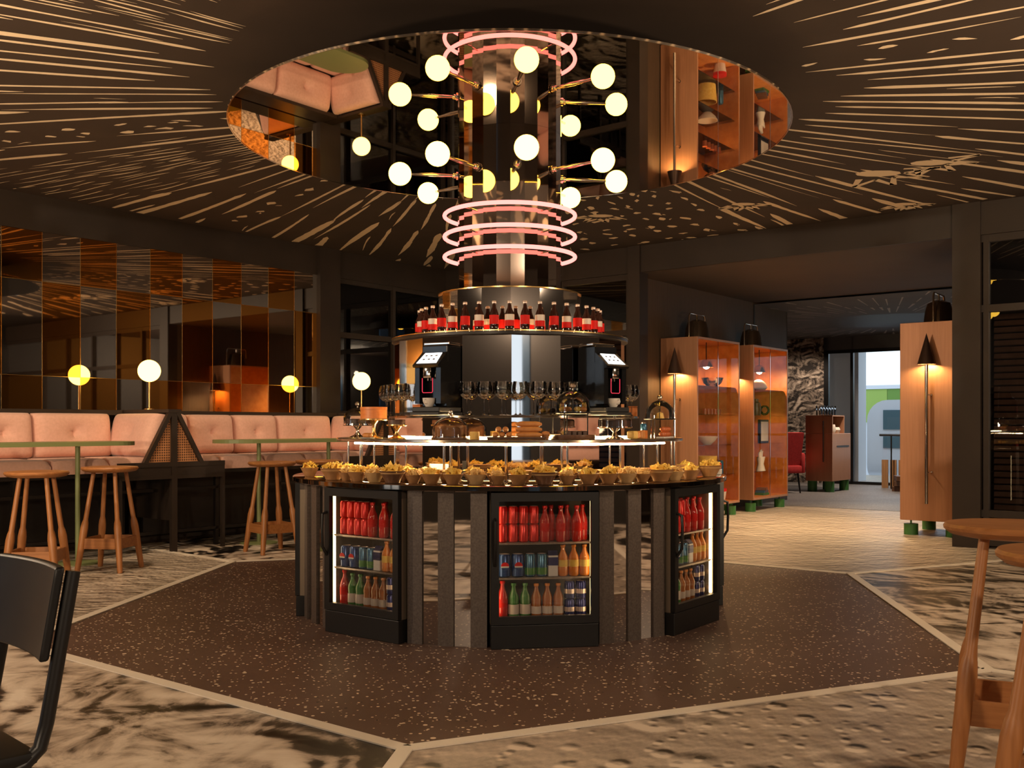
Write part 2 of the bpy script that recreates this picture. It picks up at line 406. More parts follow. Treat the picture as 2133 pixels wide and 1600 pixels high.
# ---- glazed dark partitions in the far corner
def glazing(i,along,a,b,at,uprights,rails,name):
    mb=MB(); f=.05
    def bxx(p,q,z0,z1,w):
        if along=='u': mb.bx(p,q,at-w/2,at+w/2,z0,z1)
        else: mb.bx(at-w/2,at+w/2,p,q,z0,z1)
    for p in uprights: bxx(p-f/2,p+f/2,.0,3.085,.09)
    for z in rails: bxx(a,b,z-.035,z+.035,.085)
    root=room('window_%d'%i,mb,M['dark'])
    g=MB(); m0=.012
    if along=='u': g.add([(a,at,.1),(b,at,.1),(b,at,3.07),(a,at,3.07)],[(0,1,2,3)])
    else: g.add([(at,a,.1),(at,b,.1),(at,b,3.07),(at,a,3.07)],[(0,1,2,3)])
    g.build('glass',M['glassd'],root); return root
glazing(1,'u',-1.01,1.05,1.10,(-.98,.02,1.02),(.06,1.36,2.36,3.05),'')
glazing(2,'n',-1.99,1.05,1.10,(-1.96,-.95,.05,1.0),(.06,1.36,2.36,3.05),'')
glazing(3,'n',-12.1,-6.02,1.10,(-6.06,-6.72,-7.6,-8.5,-9.5,-10.5),(.06,.34,2.36,3.05),'')
mb=MB(); mb.bx(1.0,1.2,-2.16,-1.99,0,CZ); room('wall_back_jamb',mb,M['dark'])
mb=MB(); mb.bx(1.0,1.2,-6.02,-5.76,0,CZ); room('wall_back_pillar',mb,M['dark'])
mb=MB(); mb.bx(1.2,6.0,-1.965,-1.85,0,CZ)
mb.bx(5.94,6.0,-1.965,-1.93,0,CZ); room('wall_passage_left',mb,M['wallp'])
mb=MB(); mb.bx(4.70,4.74,-1.972,-1.965,0,3.06); room('trim_2',mb,M['darkm'])
mb=MB(); mb.bx(1.2,6.0,-5.86,-5.76,0,CZ); room('wall_passage_right',mb,M['wallp'])
mb=MB(); mb.bx(6.0,6.1,-1.85,4.2,0,CZ); mb.bx(6.,6.1,-9.,-5.86,0,CZ); mb.bx(6.1,12,4.,4.1,0,CZ); mb.bx(6.1,12,-9.1,-9.,0,CZ); room('wall_far_side',mb,M['dark'])
mb=MB(); mb.bx(-2.,6.,4.2,4.3,0,CZ); mb.bx(-2.1,-2.,1.16,4.3,0,CZ); room('wall_storeroom',mb,M['dark'])
# rock mural at the end of the far hall
def rockmural():
    t=NT('rock_mural'); v=t.coord((1,1,1.6),R(-52)); 
    h0=t.noise(v,2.6,9,.62,.8); h1=t.noise(t.vm('ADD',v,(.02,.03,.06)),2.6,9,.62,.8)
    d=t.m('ADD',t.m('MULTIPLY',t.m('SUBTRACT',h0,h1),4.2),.36,clamp=True)
    t.bsdf(color=t.ramp(d,[(.15,(.03,.022,.018)),(.5,(.34,.26,.20)),(.9,(.72,.58,.46))]),rough=.8); return t.mat
mb=MB(); mb.bx(11.,11.1,-.69,4.,0,CZ); room('wall_far',mb,rockmural())
# far window
mb=MB()
for p,w in((-.74,.10),(-1.28,.06),(-4.2,.07),(-6.5,.07),(-8.95,.1)): mb.bx(11.0,11.08,p-w/2,p+w/2,0,3.06)
mb.bx(11.0,11.08,-9,-.7,2.72,2.79); mb.bx(11.,11.08,-9,-.7,0,.06)
o=room('window_4',mb,M['black'])
g=MB(); g.add([(11.04,-9,.05),(11.04,-.7,.05),(11.04,-.7,2.73),(11.04,-9,2.73)],[(0,1,2,3)]); g.build('glass',M['glass'],o)
mb=MB(); mb.bx(11.,11.08,-9,-.69,2.791,CZ); room('wall_far_header',mb,M['greyceil'])
# walls out of the picture that close the room
mb=MB(); mb.bx(-12.6,0,1.06,1.12,0,CZ); room('wall_left_end',mb,M['dark'],0,.06)
mb=MB(); mb.bx(-12.6,-8.95,-12.2,-12.1,0,CZ); mb.bx(-8.4,1.2,-12.2,-12.1,0,CZ); mb.bx(-8.95,-8.4,-12.2,-12.1,0,.3); mb.bx(-8.95,-8.4,-12.2,-12.1,2.75,CZ); room('wall_right',mb,M['outer'])
mb=MB()
mb.bx(-12.6,-12.5,-12.2,1.2,0,.3); mb.bx(-12.6,-12.5,-12.2,1.2,2.75,CZ)
for a,b in((-12.2,-2.4),(-.9,1.2)): mb.bx(-12.6,-12.5,a,b,.3,2.75)
room('wall_front',mb,M['outer'])
for i,(a,b) in enumerate(((-2.4,-.9),)):
    mb=MB(); c=(a+b)/2
    for p in(a+.05,c,b-.05): mb.bx(-12.57,-12.49,p-.055,p+.055,.3,2.75)
    for z in(.34,1.75,2.71): mb.bx(-12.565,-12.495,a,b,z-.05,z+.05)
    o=room('window_%d'%(5+i),mb,M['bluefr'])
    g=MB(); g.add([(-12.53,a,.3),(-12.53,b,.3),(-12.53,b,2.75),(-12.53,a,2.75)],[(0,1,2,3)]); g.build('glass',M['glass'],o)
mb=MB()
for p in(-8.89,-8.46): mb.bx(p-.06,p+.06,-12.19,-12.09,.3,2.75)
for z in(.34,1.62,2.71): mb.bx(-8.95,-8.4,-12.19,-12.09,z-.05,z+.05)
o=room('window_6',mb,M['bluefr']); g=MB(); g.add([(-8.95,-12.14,.3),(-8.4,-12.14,.3),(-8.4,-12.14,2.75),(-8.95,-12.14,2.75)],[(0,1,2,3)]); g.build('glass',M['glass'],o)
mb=MB(); mb.bx(-11.6,-10.5,-12.1,-12.05,0,2.3); room('door_1',mb,plain('blue_door',(.035,.10,.24),.45))
mb=MB(); mb.bx(-12.5,-12.45,-7.9,-7.1,0,1.25); room('wall_front_panel',mb,bpy.data.materials['blue_door'])
# dark roller grille behind the right hand glazing
mb=MB()
for k in range(34): mb.box((0,0,.12+k*.066),(.02,2.1,.05),Matrix.Rotation(R(24),3,'Y'))
tag(mb.build('roller_grille',mottled('grille_wood',(.20,.11,.065),(.28,.16,.10),8,.4),loc=W(1.36,-7.12,0),rz=A52),'dark slatted roller grille behind the glass right of the tall copper cabinet','grille')
mb=MB(); mb.bx(1.5,1.6,-12.2,-5.86,0,CZ); room('wall_behind_grille',mb,M['outer'])
# ================================================================== CEILING MIRROR
o=thing('ceiling_mirror','huge round mirror on the ceiling above the kiosk','mirror',(KC.x,KC.y,0))
mb=MB(); mb.lathe([(0,3.156),(1.845,3.156),(1.845,3.17),(0,3.17)],96,closed=False); mb.build('mirror_glass',M['cmirror'],o,smooth=True)
mb=MB(); mb.lathe([(1.846,3.154),(1.853,3.154),(1.853,3.166),(1.846,3.166)],96,closed=True); mb.build('rim',M['chrome'],o,smooth=True)
mb=MB(); mb.lathe([(1.2,3.171),(1.2,CZ-.001)],64); mb.build('hanging_drum',M['dark'],o,smooth=True)
mb=MB(); mb.bx(-13,13,-13,5,CZ+.06,CZ+.2); room('ceiling_slab',mb,M['dark'])
# ================================================================== KIOSK
kio=thing('round_kiosk','round mirrored snack kiosk with tiered shelves and a central column','kiosk',KC)
FA=[8,53,98,143,188,233,-82,-37]
# base between the fridges: alternating satin and mirror strips, each a flat panel
rb=1.385; H=.842
def kl(r,deg): a=R(deg); return (r*math.sin(a),-r*math.cos(a))
mb=MB(); mb.lathe([(0,.02),(1.30-.42,.02),(.88,.82),(0,.82)],32); mb.build('core',M['black'],kio)
for fi,f in enumerate(FA):
    if f in(143,188,233):
        mb=MB(); mb.prism([kl(rb,f-12.3),kl(rb,f+12.3),kl(rb-.03,f+12.3),kl(rb-.03,f-12.3)],0,H); mb.build('back_panel',M['darkm'],kio)
    a0=f+12.95; st=(45-25.9)/5
    for k in range(5):
        mb=MB(); g=.04; d=.0 if k%2==0 else .012
        mb.prism([kl(rb-d,a0+st*k+g),kl(rb-d,a0+st*(k+1)-g),kl(rb-.04,a0+st*(k+1)-g),kl(rb-.04,a0+st*k+g)],0,H)
        mb.build('satin_panel' if k%2==0 else 'mirror_panel',M['greysteel'] if k%2==0 else M['mirror'],kio)
mb=MB(); mb.lathe([(.3,.846),(1.43,.846),(1.442,.852),(1.442,.876),(1.436,.880),(.3,.880)],128); mb.build('counter',plain('counter_dark_mirror',(.42,.34,.28),.06,1),kio,smooth=True)
# faceted mirror drums
def drum(name,r,z0,z1,n,ph,mat,edge=True):
    mb=MB(); mb.lathe([(0,z0),(r,z0),(r,z1),(0,z1)],n,phase=ph); o=mb.build(name,mat,kio)
    return o
PH=R(-90+.9)
drum('lower_mirror_drum',.78,.8805,1.752,16,PH,M['mirror'])
mb=MB(); mb.lathe([(0,1.7525),(.79,1.7525),(.797,1.757),(.797,1.774),(0,1.774)],96); mb.build('bottle_shelf',M['darkm'],kio,smooth=True)
mb=MB(); mb.lathe([(.794,1.776),(.799,1.776),(.799,1.782),(.794,1.782)],96,closed=True); mb.build('shelf_edge_trim',M['gold'],kio,smooth=True)
drum('upper_mirror_drum',.483,1.7745,2.08,16,PH,M['mirror'])
mb=MB(); mb.lathe([(.352,2.0805),(.487,2.0805),(.487,2.088),(.352,2.088)],64,closed=True); mb.build('drum_edge_trim',M['gold'],kio,smooth=True)
mb=MB(); mb.lathe([(0,2.081),(.352,2.081),(.352,3.1555),(0,3.1555)],24,phase=PH); mb.build('mirror_column',M['colmirror'],kio)
# glass shelf (upper) and lit display shelf (lower)
mb=MB(); mb.lathe([(.785,1.252),(.870,1.252),(.870,1.264),(.785,1.264)],96,closed=True); mb.build('glass_shelf',plain('smoked_shelf',(.16,.12,.09),.12,.6),kio,smooth=True)
mb=MB(); mb.lathe([(.785,1.104),(1.158,1.104),(1.162,1.108),(1.162,1.120),(1.158,1.124),(.785,1.124)],128,closed=True); mb.build('display_shelf',plain('shelf_satin_steel',(.50,.41,.32),.18,.9),kio,smooth=True)
def arcpath(r,z,a0,a1,k=60): return [(*kl(r,a0+(a1-a0)*i/k),z) for i in range(k+1)]
mb=MB(); mb.tube(arcpath(1.10,1.095,-62,62),.0055,8); mb.build('light_strip',M['led'],kio,smooth=True)
mb=MB(); mb.tube(arcpath(.815,1.131,-80,80),.006,8); mb.build('light_strip',M['led'],kio,smooth=True)
for px in(704,737,812,918,1053,1187,1302,1382,1417):
    a=kang(px,1.135); x,y=kl(1.092,a); mb=MB(); mb.tube([(x,y,.8805),(x,y,1.1035)],.0075,10); mb.lathe([(.016,.8805),(.016,.889),(.008,.889)],12,(x,y,0)); mb.build('shelf_post',M['chrome'],kio,smooth=True)
    x,y=kl(1.0,a); mb=MB(); mb.tube([(x,y,.8805),(x,y,1.1035)],.0065,10); mb.build('shelf_post',M['chrome'],kio,smooth=True)
mb=MB(); mb.tube(arcpath(.515,1.785,-85,85),.006,8); mb.build('light_strip',M['ledb'],kio,smooth=True)
# ---- neon rings on the column
for i,(z,l) in enumerate(((2.625,'top pink neon ring of three around the mirrored column'),(2.482,'middle pink neon ring of three around the mirrored column'),(2.345,'bottom pink neon ring of three around the mirrored column'))):
    o=thing('neon_ring',l,'neon light',(KC.x,KC.y,z),group='neon rings on the column')
    mb=MB(); mb.tube([(.443*math.cos(R(3*k)),.443*math.sin(R(3*k)),0) for k in range(120)],.0135,10,closed=True); mb.build('neon_tube',M['neon'],o,smooth=True)
    for k in range(4):
        x,y=kl(1,45+90*k); mb=MB(); mb.tube([(x*.3535,y*.3535,0),(x*.43,y*.43,0)],.005,8); mb.build('bracket',M['chrome'],o)
# ---- globe lamps
GL=[(8,'frontmost globe lamp on the column, just right of centre'),(53,'globe lamp on the column pointing front right'),(98,'globe lamp on the column pointing straight right'),(143,'globe lamp on the column pointing back right'),(-127,'globe lamp on the column pointing back left'),(-82,'globe lamp on the column pointing straight left'),(-37,'globe lamp on the column pointing front left')]
pro=None
for a,l in GL:
    if pro is None:
        pro=o=thing('globe_lamp',None,'lamp',(0,0,0),group='globe lamps around the column')
        mb=MB(); mb.sphere((0,-.742,0),.076,32); mb.build('globe',M['globe'],o,smooth=True)
        mb=MB(); mb.tube([(0,-.3535,0),(0,-.40,0),(0,-.52,0),(0,-.60,0),(0,-.672,0)],[.010,.010,.015,.010,.009],12); mb.build('arm',M['chrome'],o,smooth=True)
        mb=MB(); mb.tube([(0,-.3535,0),(0,-.366,0)],.028,16); mb.sphere((0,-.375,0),.018,12); mb.build('wall_mount',M['chrome'],o,smooth=True)
    else: o=copy_tree(pro)
    o['label']=l; o.location=(KC.x,KC.y,2.89); o.rotation_euler=(0,0,R(a))
# ---- fridges
def make_fridge():
    o=thing('drinks_fridge',None,'fridge',group='drinks fridges built into the kiosk base')
    w=.295; D=.40
    mb=MB(); mb.bx(-w,w,.03,D,.80,.842); mb.bx(-w,-w+.018,.03,D,.13,.80); mb.bx(w-.018,w,.03,D,.13,.80); mb.bx(-w+.018,w-.018,D-.02,D,.13,.80); mb.bx(-w+.018,w-.018,.03,D-.02,.13,.15); mb.mi=0; mb.m=[1 if 6<=i<18 else 0 for i in range(len(mb.f))]; mb.build('cabinet',[plain('fridge_dark_liner',(.10,.075,.06),.4,.3),plain('fridge_steel_liner',(.40,.32,.24),.32,.8)],o)
    mb=MB(); mb.rbox(-w,w,.005,D,0,.128,.004); mb.build('plinth',M['black'],o)
    mb=MB(); fw=.042
    mb.bx(-w,-w+fw,0,.03,.132,.842); mb.bx(w-fw,w,0,.03,.132,.842); mb.bx(-w+fw,w-fw,0,.03,.795,.842); mb.bx(-w+fw,w-fw,0,.03,.132,.175)
    d=mb.build('door',M['black'],o)
    mb=MB(); mb.add([(-w+fw,.012,.175),(w-fw,.012,.175),(w-fw,.012,.795),(-w+fw,.012,.795)],[(0,1,2,3)]); mb.build('glass_pane',M['glassdoor'],d)
    mb=MB(); mb.tube([(-w+.02,0,.70),(-w+.02,-.032,.69),(-w+.02,-.036,.60),(-w+.02,-.032,.50),(-w+.02,0,.45)],.009,8); mb.build('handle',M['black'],d,smooth=True)
    for z in(.375,.565):
        mb=MB(); mb.bx(-w+.02,w-.02,.05,D-.03,z-.008,z); mb.tube([(-w+.02,.048,z),(w-.02,.048,z)],.004,6); mb.build('shelf',M['steel'],o)
    for s in(-1,1):
        mb=MB(); mb.tube([(s*(w-.0285),.052,.17),(s*(w-.0285),.052,.79)],.0095,10); mb.build('light_strip',M['ledf'],o,smooth=True)
    return o
pf=None
FL={8:'middle drinks fridge in the front of the kiosk base',53:'drinks fridge in the kiosk base, right of the middle one',-37:'drinks fridge in the kiosk base, left of the middle one',-82:'drinks fridge seen edge-on at the far left of the kiosk base',98:'drinks fridge seen edge-on at the far right of the kiosk base'}
for a in(8,53,-37,-82,98):
    if pf is None: pf=o=make_fridge()
    else: o=copy_tree(pf)
    o['label']=FL[a]; o.location=kp(1.408,a); o.rotation_euler=(0,0,R(a))
# ---- drinks
def can(name,mat,r=.028,h=.098,lid=True):
    o=thing(name,None,'can')
    mb=MB(); mb.lathe([(0,0),(r*.75,0),(r,.006),(r,h-.010),(r*.80,h),(r*.78,h)],20); mb.build('body',mat,o,smooth=True)
    mb=MB(); mb.lathe([(r*.80,h-.0005),(r*.76,h-.003),(0,h-.003)],20); mb.build('lid',M['cap'],o,smooth=True); return o
def bottle(name,mat,lab,cap,h=.19,r=.028,lb=(.30,.52)):
    o=thing(name,None,'bottle')
    mb=MB(); mb.lathe([(0,0),(r*.8,0),(r,.008),(r,h*.30),(r*.93,h*.42),(r,h*.56),(r*.9,h*.64),(r*.45,h*.80),(r*.36,h*.90),(r*.40,h*.905),(r*.40,h*.93),(0,h*.93)],20); mb.build('body',mat,o,smooth=True)
    if lab:
        mb=MB(); mb.lathe([(r*1.015,h*lb[0]),(r*1.02,h*lb[0]+.001),(r*1.02,h*lb[1]),(r*1.015,h*lb[1])],20); mb.build('label_band',lab,o,smooth=True)
    mb=MB(); mb.lathe([(r*.46,h*.925),(r*.50,h*.93),(r*.50,h*.985),(r*.44,h),(0,h)],16); mb.build('cap',cap,o,smooth=True); return o
def emblem(o,r,z,y):
    for k,(mt,p0,p1) in enumerate((('redlabel',.0,1.),('white',-.35,.0),('bluecan',-1.,-.35))):
        pts=[]; n=8
        for i in range(n+1):
            v=p0+(p1-p0)*i/n; pts.append((math.sqrt(max(0,1-v*v))*r,v*r))
        poly=[(x,-y-.0012-.0002*k+ .0,z+v) for x,v in pts]+[(-x,-y-.0012-.0002*k,z+v) for x,v in reversed(pts)]
        mb=MB(); mb.add(poly,[tuple(range(len(poly)))]); mb.build('round_emblem',M[mt],o)
redcan=can('soda_can',M['redcan']); 
emcan=can('soda_can',M['bluecan'],.036,.125); emblem(emcan,.022,.062,.0362)
teal=can('soda_can',M['tealcan'],.031,.125)
mb=MB(); mb.lathe([(.0315,.012),(.0315,.05)],20); mb.build('green_band',M['greenb'],teal,smooth=True)
navy=can('soda_can',M['navy'],.030,.098)
mb=MB(); mb.lathe([(.0305,.03),(.0305,.055)],20); mb.build('silver_band',M['cap'],navy,smooth=True)
redbot=bottle('soft_drink_bottle',M['redb'],M['redlabel'],M['redcan'],.198,.029)
tallred=bottle('soft_drink_bottle',M['redb'],M['redlabel'],M['redlabel'],.205,.029)
greenbot=bottle('soft_drink_bottle',M['greenb'],M['whitelabel'],M['greenb'],.19,.030,(.12,.40))
orbot=bottle('soft_drink_bottle',M['orangeb'],M['chips'],M['orangeb'],.172,.0288)
amb=bottle('soft_drink_bottle',M['amber'],M['whitelabel'],M['orangeb'],.185,.0285,(.12,.34))
car=thing('juice_carton',None,'carton')
mb=MB(); mb.rbox(-.027,.027,-.024,.024,0,.115,.003); mb.build('body',M['white'],car)
mb=MB(); mb.prism([(-.0275,-.0245),(.0275,-.0245),(.0275,.0245),(-.0275,.0245)],.06,.105); mb.build('blue_band',M['navy'],car)
mb=MB(); mb.add([(-.027,-.024,.115),(.027,-.024,.115),(.027,.024,.115),(-.027,.024,.115),(-.027,0,.14),(.027,0,.14)],[(0,1,5,4),(2,3,4,5),(1,2,5),(3,0,4)]); mb.build('gable_top',M['navy'],car)
PLAN=[]  # (proto, x, y, z, description)
for q in range(4):
    PLAN.append((redcan,-.222+.058*q,.095,.565,'red can','top shelf lower row'))
    PLAN.append((redcan,-.222+.058*q,.095,.6635,'red can','top shelf upper row'))
for q in range(6): PLAN.append((redbot,.012+.0445*q*1.0+.0,.09 if q%2==0 else .15,.565,'red soft drink bottle','top shelf'))
PLAN+= [(emcan,-.212,.10,.375,'blue can with round emblem','middle shelf'),(emcan,-.137,.10,.375,'blue can with round emblem','middle shelf'),
 (teal,-.068,.10,.375,'teal can with a green band','middle shelf'),(teal,-.004,.10,.375,'teal can with a green band','middle shelf'),(car,.0565,.10,.375,'white and navy drink carton','middle shelf')]
for q in range(3): PLAN.append((orbot,.1145+.0605*q,.10,.375,'orange soft drink bottle','middle shelf'))
PLAN.append((tallred,-.222,.095,.150,'red soft drink bottle','bottom shelf'))
for q in range(2): PLAN.append((greenbot,-.160+.064*q,.10,.150,'green bottle with a white label','bottom shelf'))
for q in range(3): PLAN.append((amb,-.034+.0615*q,.10,.150,'amber bottle with an orange cap','bottom shelf'))
for q in range(2):
    PLAN.append((navy,.152+.062*q,.10,.150,'navy can with a silver band','bottom shelf lower row'))
    PLAN.append((navy,.152+.062*q,.10,.2485,'navy can with a silver band','bottom shelf upper row'))
used=set()
def place(proto,loc,rz,label,group):
    if proto.name in used: o=copy_tree(proto)
    else: o=proto; used.add(proto.name)
    o.location=loc; o.rotation_euler=(0,0,rz); o['label']=label; o['group']=group; return o
for a,nm in((8,'middle'),(-37,'left'),(53,'right')):
    base=Vector(kp(1.408,a)); Mx=Matrix.Rotation(R(a),4,'Z'); cnt={}; tot={}
    for p in PLAN: tot[(p[4],p[5])]=tot.get((p[4],p[5]),0)+1
    for pr,x,y,z,dsc,row in PLAN:
        k=cnt.get((dsc,row),0); cnt[(dsc,row)]=k+1
        posn='' if tot[(dsc,row)]==1 else ', %s from left'%ORD[k]
        place(pr,base+Mx@Vector((x,y,z+.0015)),R(a),'%s, %s, %s kiosk fridge%s'%(dsc,row,nm,posn),'%ss in the kiosk fridges'%dsc.split(' with')[0])
# ---- cola bottles on the ring shelf
cola=[bottle('cola_bottle',M['coke'],M['redlabel'],M['cap'],.202,.029,(.28,.56)),bottle('cola_bottle',M['coke'],M['whitelabel'],M['cap'],.202,.029,(.40,.58))]
mb=MB(); mb.lathe([(.0297,.202*.22),(.0297,.202*.40)],20); mb.build('red_band',M['redlabel'],cola[1],smooth=True)
for k in range(23):
    a=-96+9*k-3; c=cola[k%2]; w='red' if k%2==0 else 'silver and red'
    s='leftmost' if k==0 else 'rightmost' if k==22 else ('middle one, ' if k==11 else '')+'%s from the left'%ORD[k]
    place(c,kp(.612,a,1.7745),R(a),'cola bottle, %s label, on the ring shelf, %s'%(w,s),'cola bottles on the ring shelf')
# ================================================================== ON THE GLASS SHELF
GZ=1.2642
wg=thing('wine_glass',None,'glass')
mb=MB(); mb.lathe([(.006,.098),(.022,.104),(.041,.122),(.0498,.148),(.048,.175),(.040,.205)],32); mb.build('bowl',M['glassw'],wg,smooth=True)
mb=MB(); mb.lathe([(0,.0005),(.033,.0005),(.034,.002),(.010,.006),(.0036,.014),(.0034,.085),(.0075,.099),(0,.099)],20); mb.build('stem',M['glassw'],wg,smooth=True)
GP=[794,806,818,830,843,862,972,1008,1045,1083,1122,1158,1194,1300,1313]
for k,px in enumerate(GP):
    r=.833; a=kang(px,r)
    if k<6: a=-82+6.9*k
    if k>=13: a=66+8*(k-13); 
    place(wg,kp(r,a,GZ),R(a),'empty balloon wine glass on the upper kiosk shelf, %s from the left'%ORD[k],'balloon wine glasses on the upper shelf')
def coffee(lab):
    o=thing('coffee_machine',lab,'coffee machine',group='coffee machines on the kiosk')
    mb=MB(); mb.rbox(-.09,.09,.0,.16,.03,.40,.008); mb.bx(-.09,-.058,-.075,.01,.05,.30); mb.bx(.058,.09,-.075,.01,.05,.30); mb.build('body',M['blackg'],o)
    mb=MB(); mb.rbox(-.095,.095,-.10,.15,.0,.03,.005); mb.build('drip_tray',M['black'],o)
    mb=MB(); mb.add([(-.089,.01,.365),(.089,.01,.365),(.089,-.105,.275),(-.089,-.105,.275),(-.089,.01,.27),(.089,.01,.27),(.089,-.095,.262),(-.089,-.095,.262)],[(0,3,2,1),(0,1,5,4),(1,2,6,5),(2,3,7,6),(3,0,4,7),(4,5,6,7)]); mb.build('head',M['blackg'],o)
    mb=MB(); mb.add([(-.060,-.008,.3535),(.060,-.008,.3535),(.070,-.092,.2878),(-.070,-.092,.2878)],[(0,3,2,1)]); s=mb.build('display',M['screen'],o)
    mb=MB()
    for i in range(3):
        for j in range(2):
            x=-.035+.035*i; t=.3+.35*j; y=-.008-.084*t; z=.3542-.0657*t; mb.box((x,y-.0006,z+.0006),(.016,.012,.0006),Matrix.Rotation(R(38),3,'X'))
    mb.build('display_icon',M['greysteel'],s)
    mb=MB(); mb.rbox(-.028,.028,-.085,-.02,.20,.265,.006); mb.tube([(-.012,-.055,.20),(-.012,-.055,.185)],.006,8); mb.tube([(.012,-.055,.20),(.012,-.055,.185)],.006,8); mb.build('spout',M['chrome'],o,smooth=True)
    mb=MB(); mb.tube([(-.036,-.078,.20),(-.036,-.078,.121),(-.030,-.078,.114),(.030,-.078,.114),(.036,-.078,.121),(.036,-.078,.20)],.0022,6,cap=True); mb.build('red_light_line',emis('red_outline_glow',(1,.06,.10),.8),o)
    mb=MB(); mb.rbox(-.09,.09,.02,.15,.402,.418,.004); mb.build('bean_lid',M['chrome'],o)
    mb=MB(); mb.rbox(-.10,.10,-.115,.16,-.018,0,.004); mb.build('bracket_shelf',M['black'],o)
    return o
for px,l,r0 in((910,'black coffee machine on the left side of the kiosk shelf',.935),(1256,'black coffee machine on the right side of the kiosk shelf',.935)):
    a=kang(px,.92); o=coffee(l); o.location=kp(.948,a,GZ+.0195); o.rotation_euler=(0,0,R(a))
    c=thing('coffee_cup','white cup under the %s coffee machine'%('left' if px<1000 else 'right'),'cup',kp(1.008,a,GZ+.0505),R(a-90),group='white cups under the coffee machines')
    mb=MB(); mb.lathe([(0,.004),(.020,0),(.022,.002),(.037,.030),(.040,.052),(.0375,.052),(.034,.030),(.018,.006),(0,.006)],24); mb.build('bowl',M['white'],c,smooth=True)
    mb=MB(); mb.tube([(.036,0,.042),(.052,0,.044),(.056,0,.032),(.048,0,.018),(.032,0,.018)],.0035,8); mb.build('handle',M['white'],c,smooth=True)
for px,l in((874,'left'),(1314,'right')):
    a=kang(px,.83) if px<1000 else 85.; o=thing('small_wooden_box','small orange wooden box beside the %s coffee machine'%l,'box',kp(.83,a,GZ),R(a))
    mb=MB(); mb.rbox(-.035,.035,-.03,.03,0,.062,.003); mb.build('body',M['cedar'],o)
    mb=MB(); mb.rbox(-.036,.036,-.031,.031,.063,.07,.002); mb.build('lid',M['cedar'],o)
# ================================================================== ON THE LIT DISPLAY SHELF
DZ=1.1243
def on(px,r,z=DZ): a=kang(px,r); return kp(r,a,z),R(a)
def cakestand(o,r,h,mat,plate='chrome'):
    mb=MB(); mb.lathe([(0,0),(.055,0),(.056,.004),(.022,.018),(.010,.04),(.012,h-.03),(.03,h-.008),(0,h-.006)],24); mb.build('pedestal',mat,o,smooth=True)
    mb=MB(); mb.lathe([(0,h-.006),(r-.006,h-.006),(r,h-.002),(r,h+.004),(r-.004,h+.004),(r-.006,h),(0,h)],40); mb.build('plate',M[plate],o,smooth=True)
def dome(name,lab,loc,rz,r,h,knob=.016):
    o=thing(name,lab,'cake dome',loc,rz)
    pr=[(r,.0)]+[(r*math.cos(R(q)),h*.35+h*.65*math.sin(R(q))) for q in range(0,86,8)]+[(.006,h)]
    mb=MB(); mb.lathe(pr,40); mb.build('glass_dome',M['glassw'],o,smooth=True)
    mb=MB(); mb.lathe([(0,h-.001),(.007,h),(.006,h+.010),(knob*.9,h+.018),(knob,h+.028),(knob*.7,h+.038),(0,h+.042)],20); mb.build('knob',M['chrome'],o,smooth=True)
    mb=MB(); mb.lathe([(r-.001,.0),(r+.002,.0),(r+.002,.004),(r-.001,.004)],40,closed=True); mb.build('rim',M['chrome'],o,smooth=True)
    return o
def cake(name,lab,loc,r,h,mat,top=None,cat='cake'):
    o=thing(name,lab,cat,loc)
    mb=MB(); mb.lathe([(0,0),(r,0),(r,h*.9),(r*.96,h),(0,h)],36); mb.build('sponge',M[mat],o,smooth=True)
    if top:
        mb=MB(); mb.lathe([(r*1.003,h*.88),(r*1.003,h*.93),(r*.955,h+.003),(0,h+.003)],36); mb.build('icing',M[top],o,smooth=True)
    return o
# far left: stand with chocolate cake below a dome
p,z=on(736,1.03); o=thing('cake_stand','chrome cake stand under the glass dome at the left end of the lit shelf','cake stand',p,z); cakestand(o,.098,.085,M['chrome'])
q=Vector(p)+Vector((0,0,.0895)); cake('chocolate_cake','dark chocolate cake under the leftmost glass dome',q,.080,.036,'choc'); dome('cake_dome','glass dome with a ball knob at the left end of the lit shelf',q,z,.094,.112,.018)
p,z=on(778,.99); o=thing('cake_stand','brass-coloured cake stand carrying the round wooden cake box','cake stand',p,z); cakestand(o,.088,.118,M['gold'],'gold')
q=Vector(p)+Vector((0,0,.1225)); o=thing('round_wooden_box','round orange wooden cake box on the second stand from the left','box',q)
mb=MB(); mb.lathe([(0,0),(.083,0),(.083,.055),(.079,.055),(.079,.05),(0,.05)],36); mb.build('body',M['cedar'],o,smooth=True)
mb=MB(); mb.lathe([(0,.056),(.085,.056),(.085,.074),(0,.074)],36); mb.build('lid',M['cedar'],o,smooth=True)
p,z=on(826,1.0); o=thing('cake_stand','small brass-coloured cake stand with a brown cake, third from the left','cake stand',p,z); cakestand(o,.062,.082,M['gold'],'gold')
cake('small_cake','small dark brown cake on the third stand from the left',Vector(p)+Vector((0,0,.0865)),.052,.030,'choc')
p,z=on(765,1.09); o=thing('pastry_plate','small plate of rolls in front of the left stands','plate',p,z)
mb=MB(); mb.lathe([(0,.002),(.04,0),(.05,.008),(.047,.008),(.038,.003),(0,.004)],28); mb.build('plate',M['white'],o,smooth=True)
mb=MB(); 
for k in range(3): mb.sphere((-.022+.022*k,.0,.02),.018,14,(1,1.3,.85))
mb.build('roll',M['roll'],o,smooth=True)
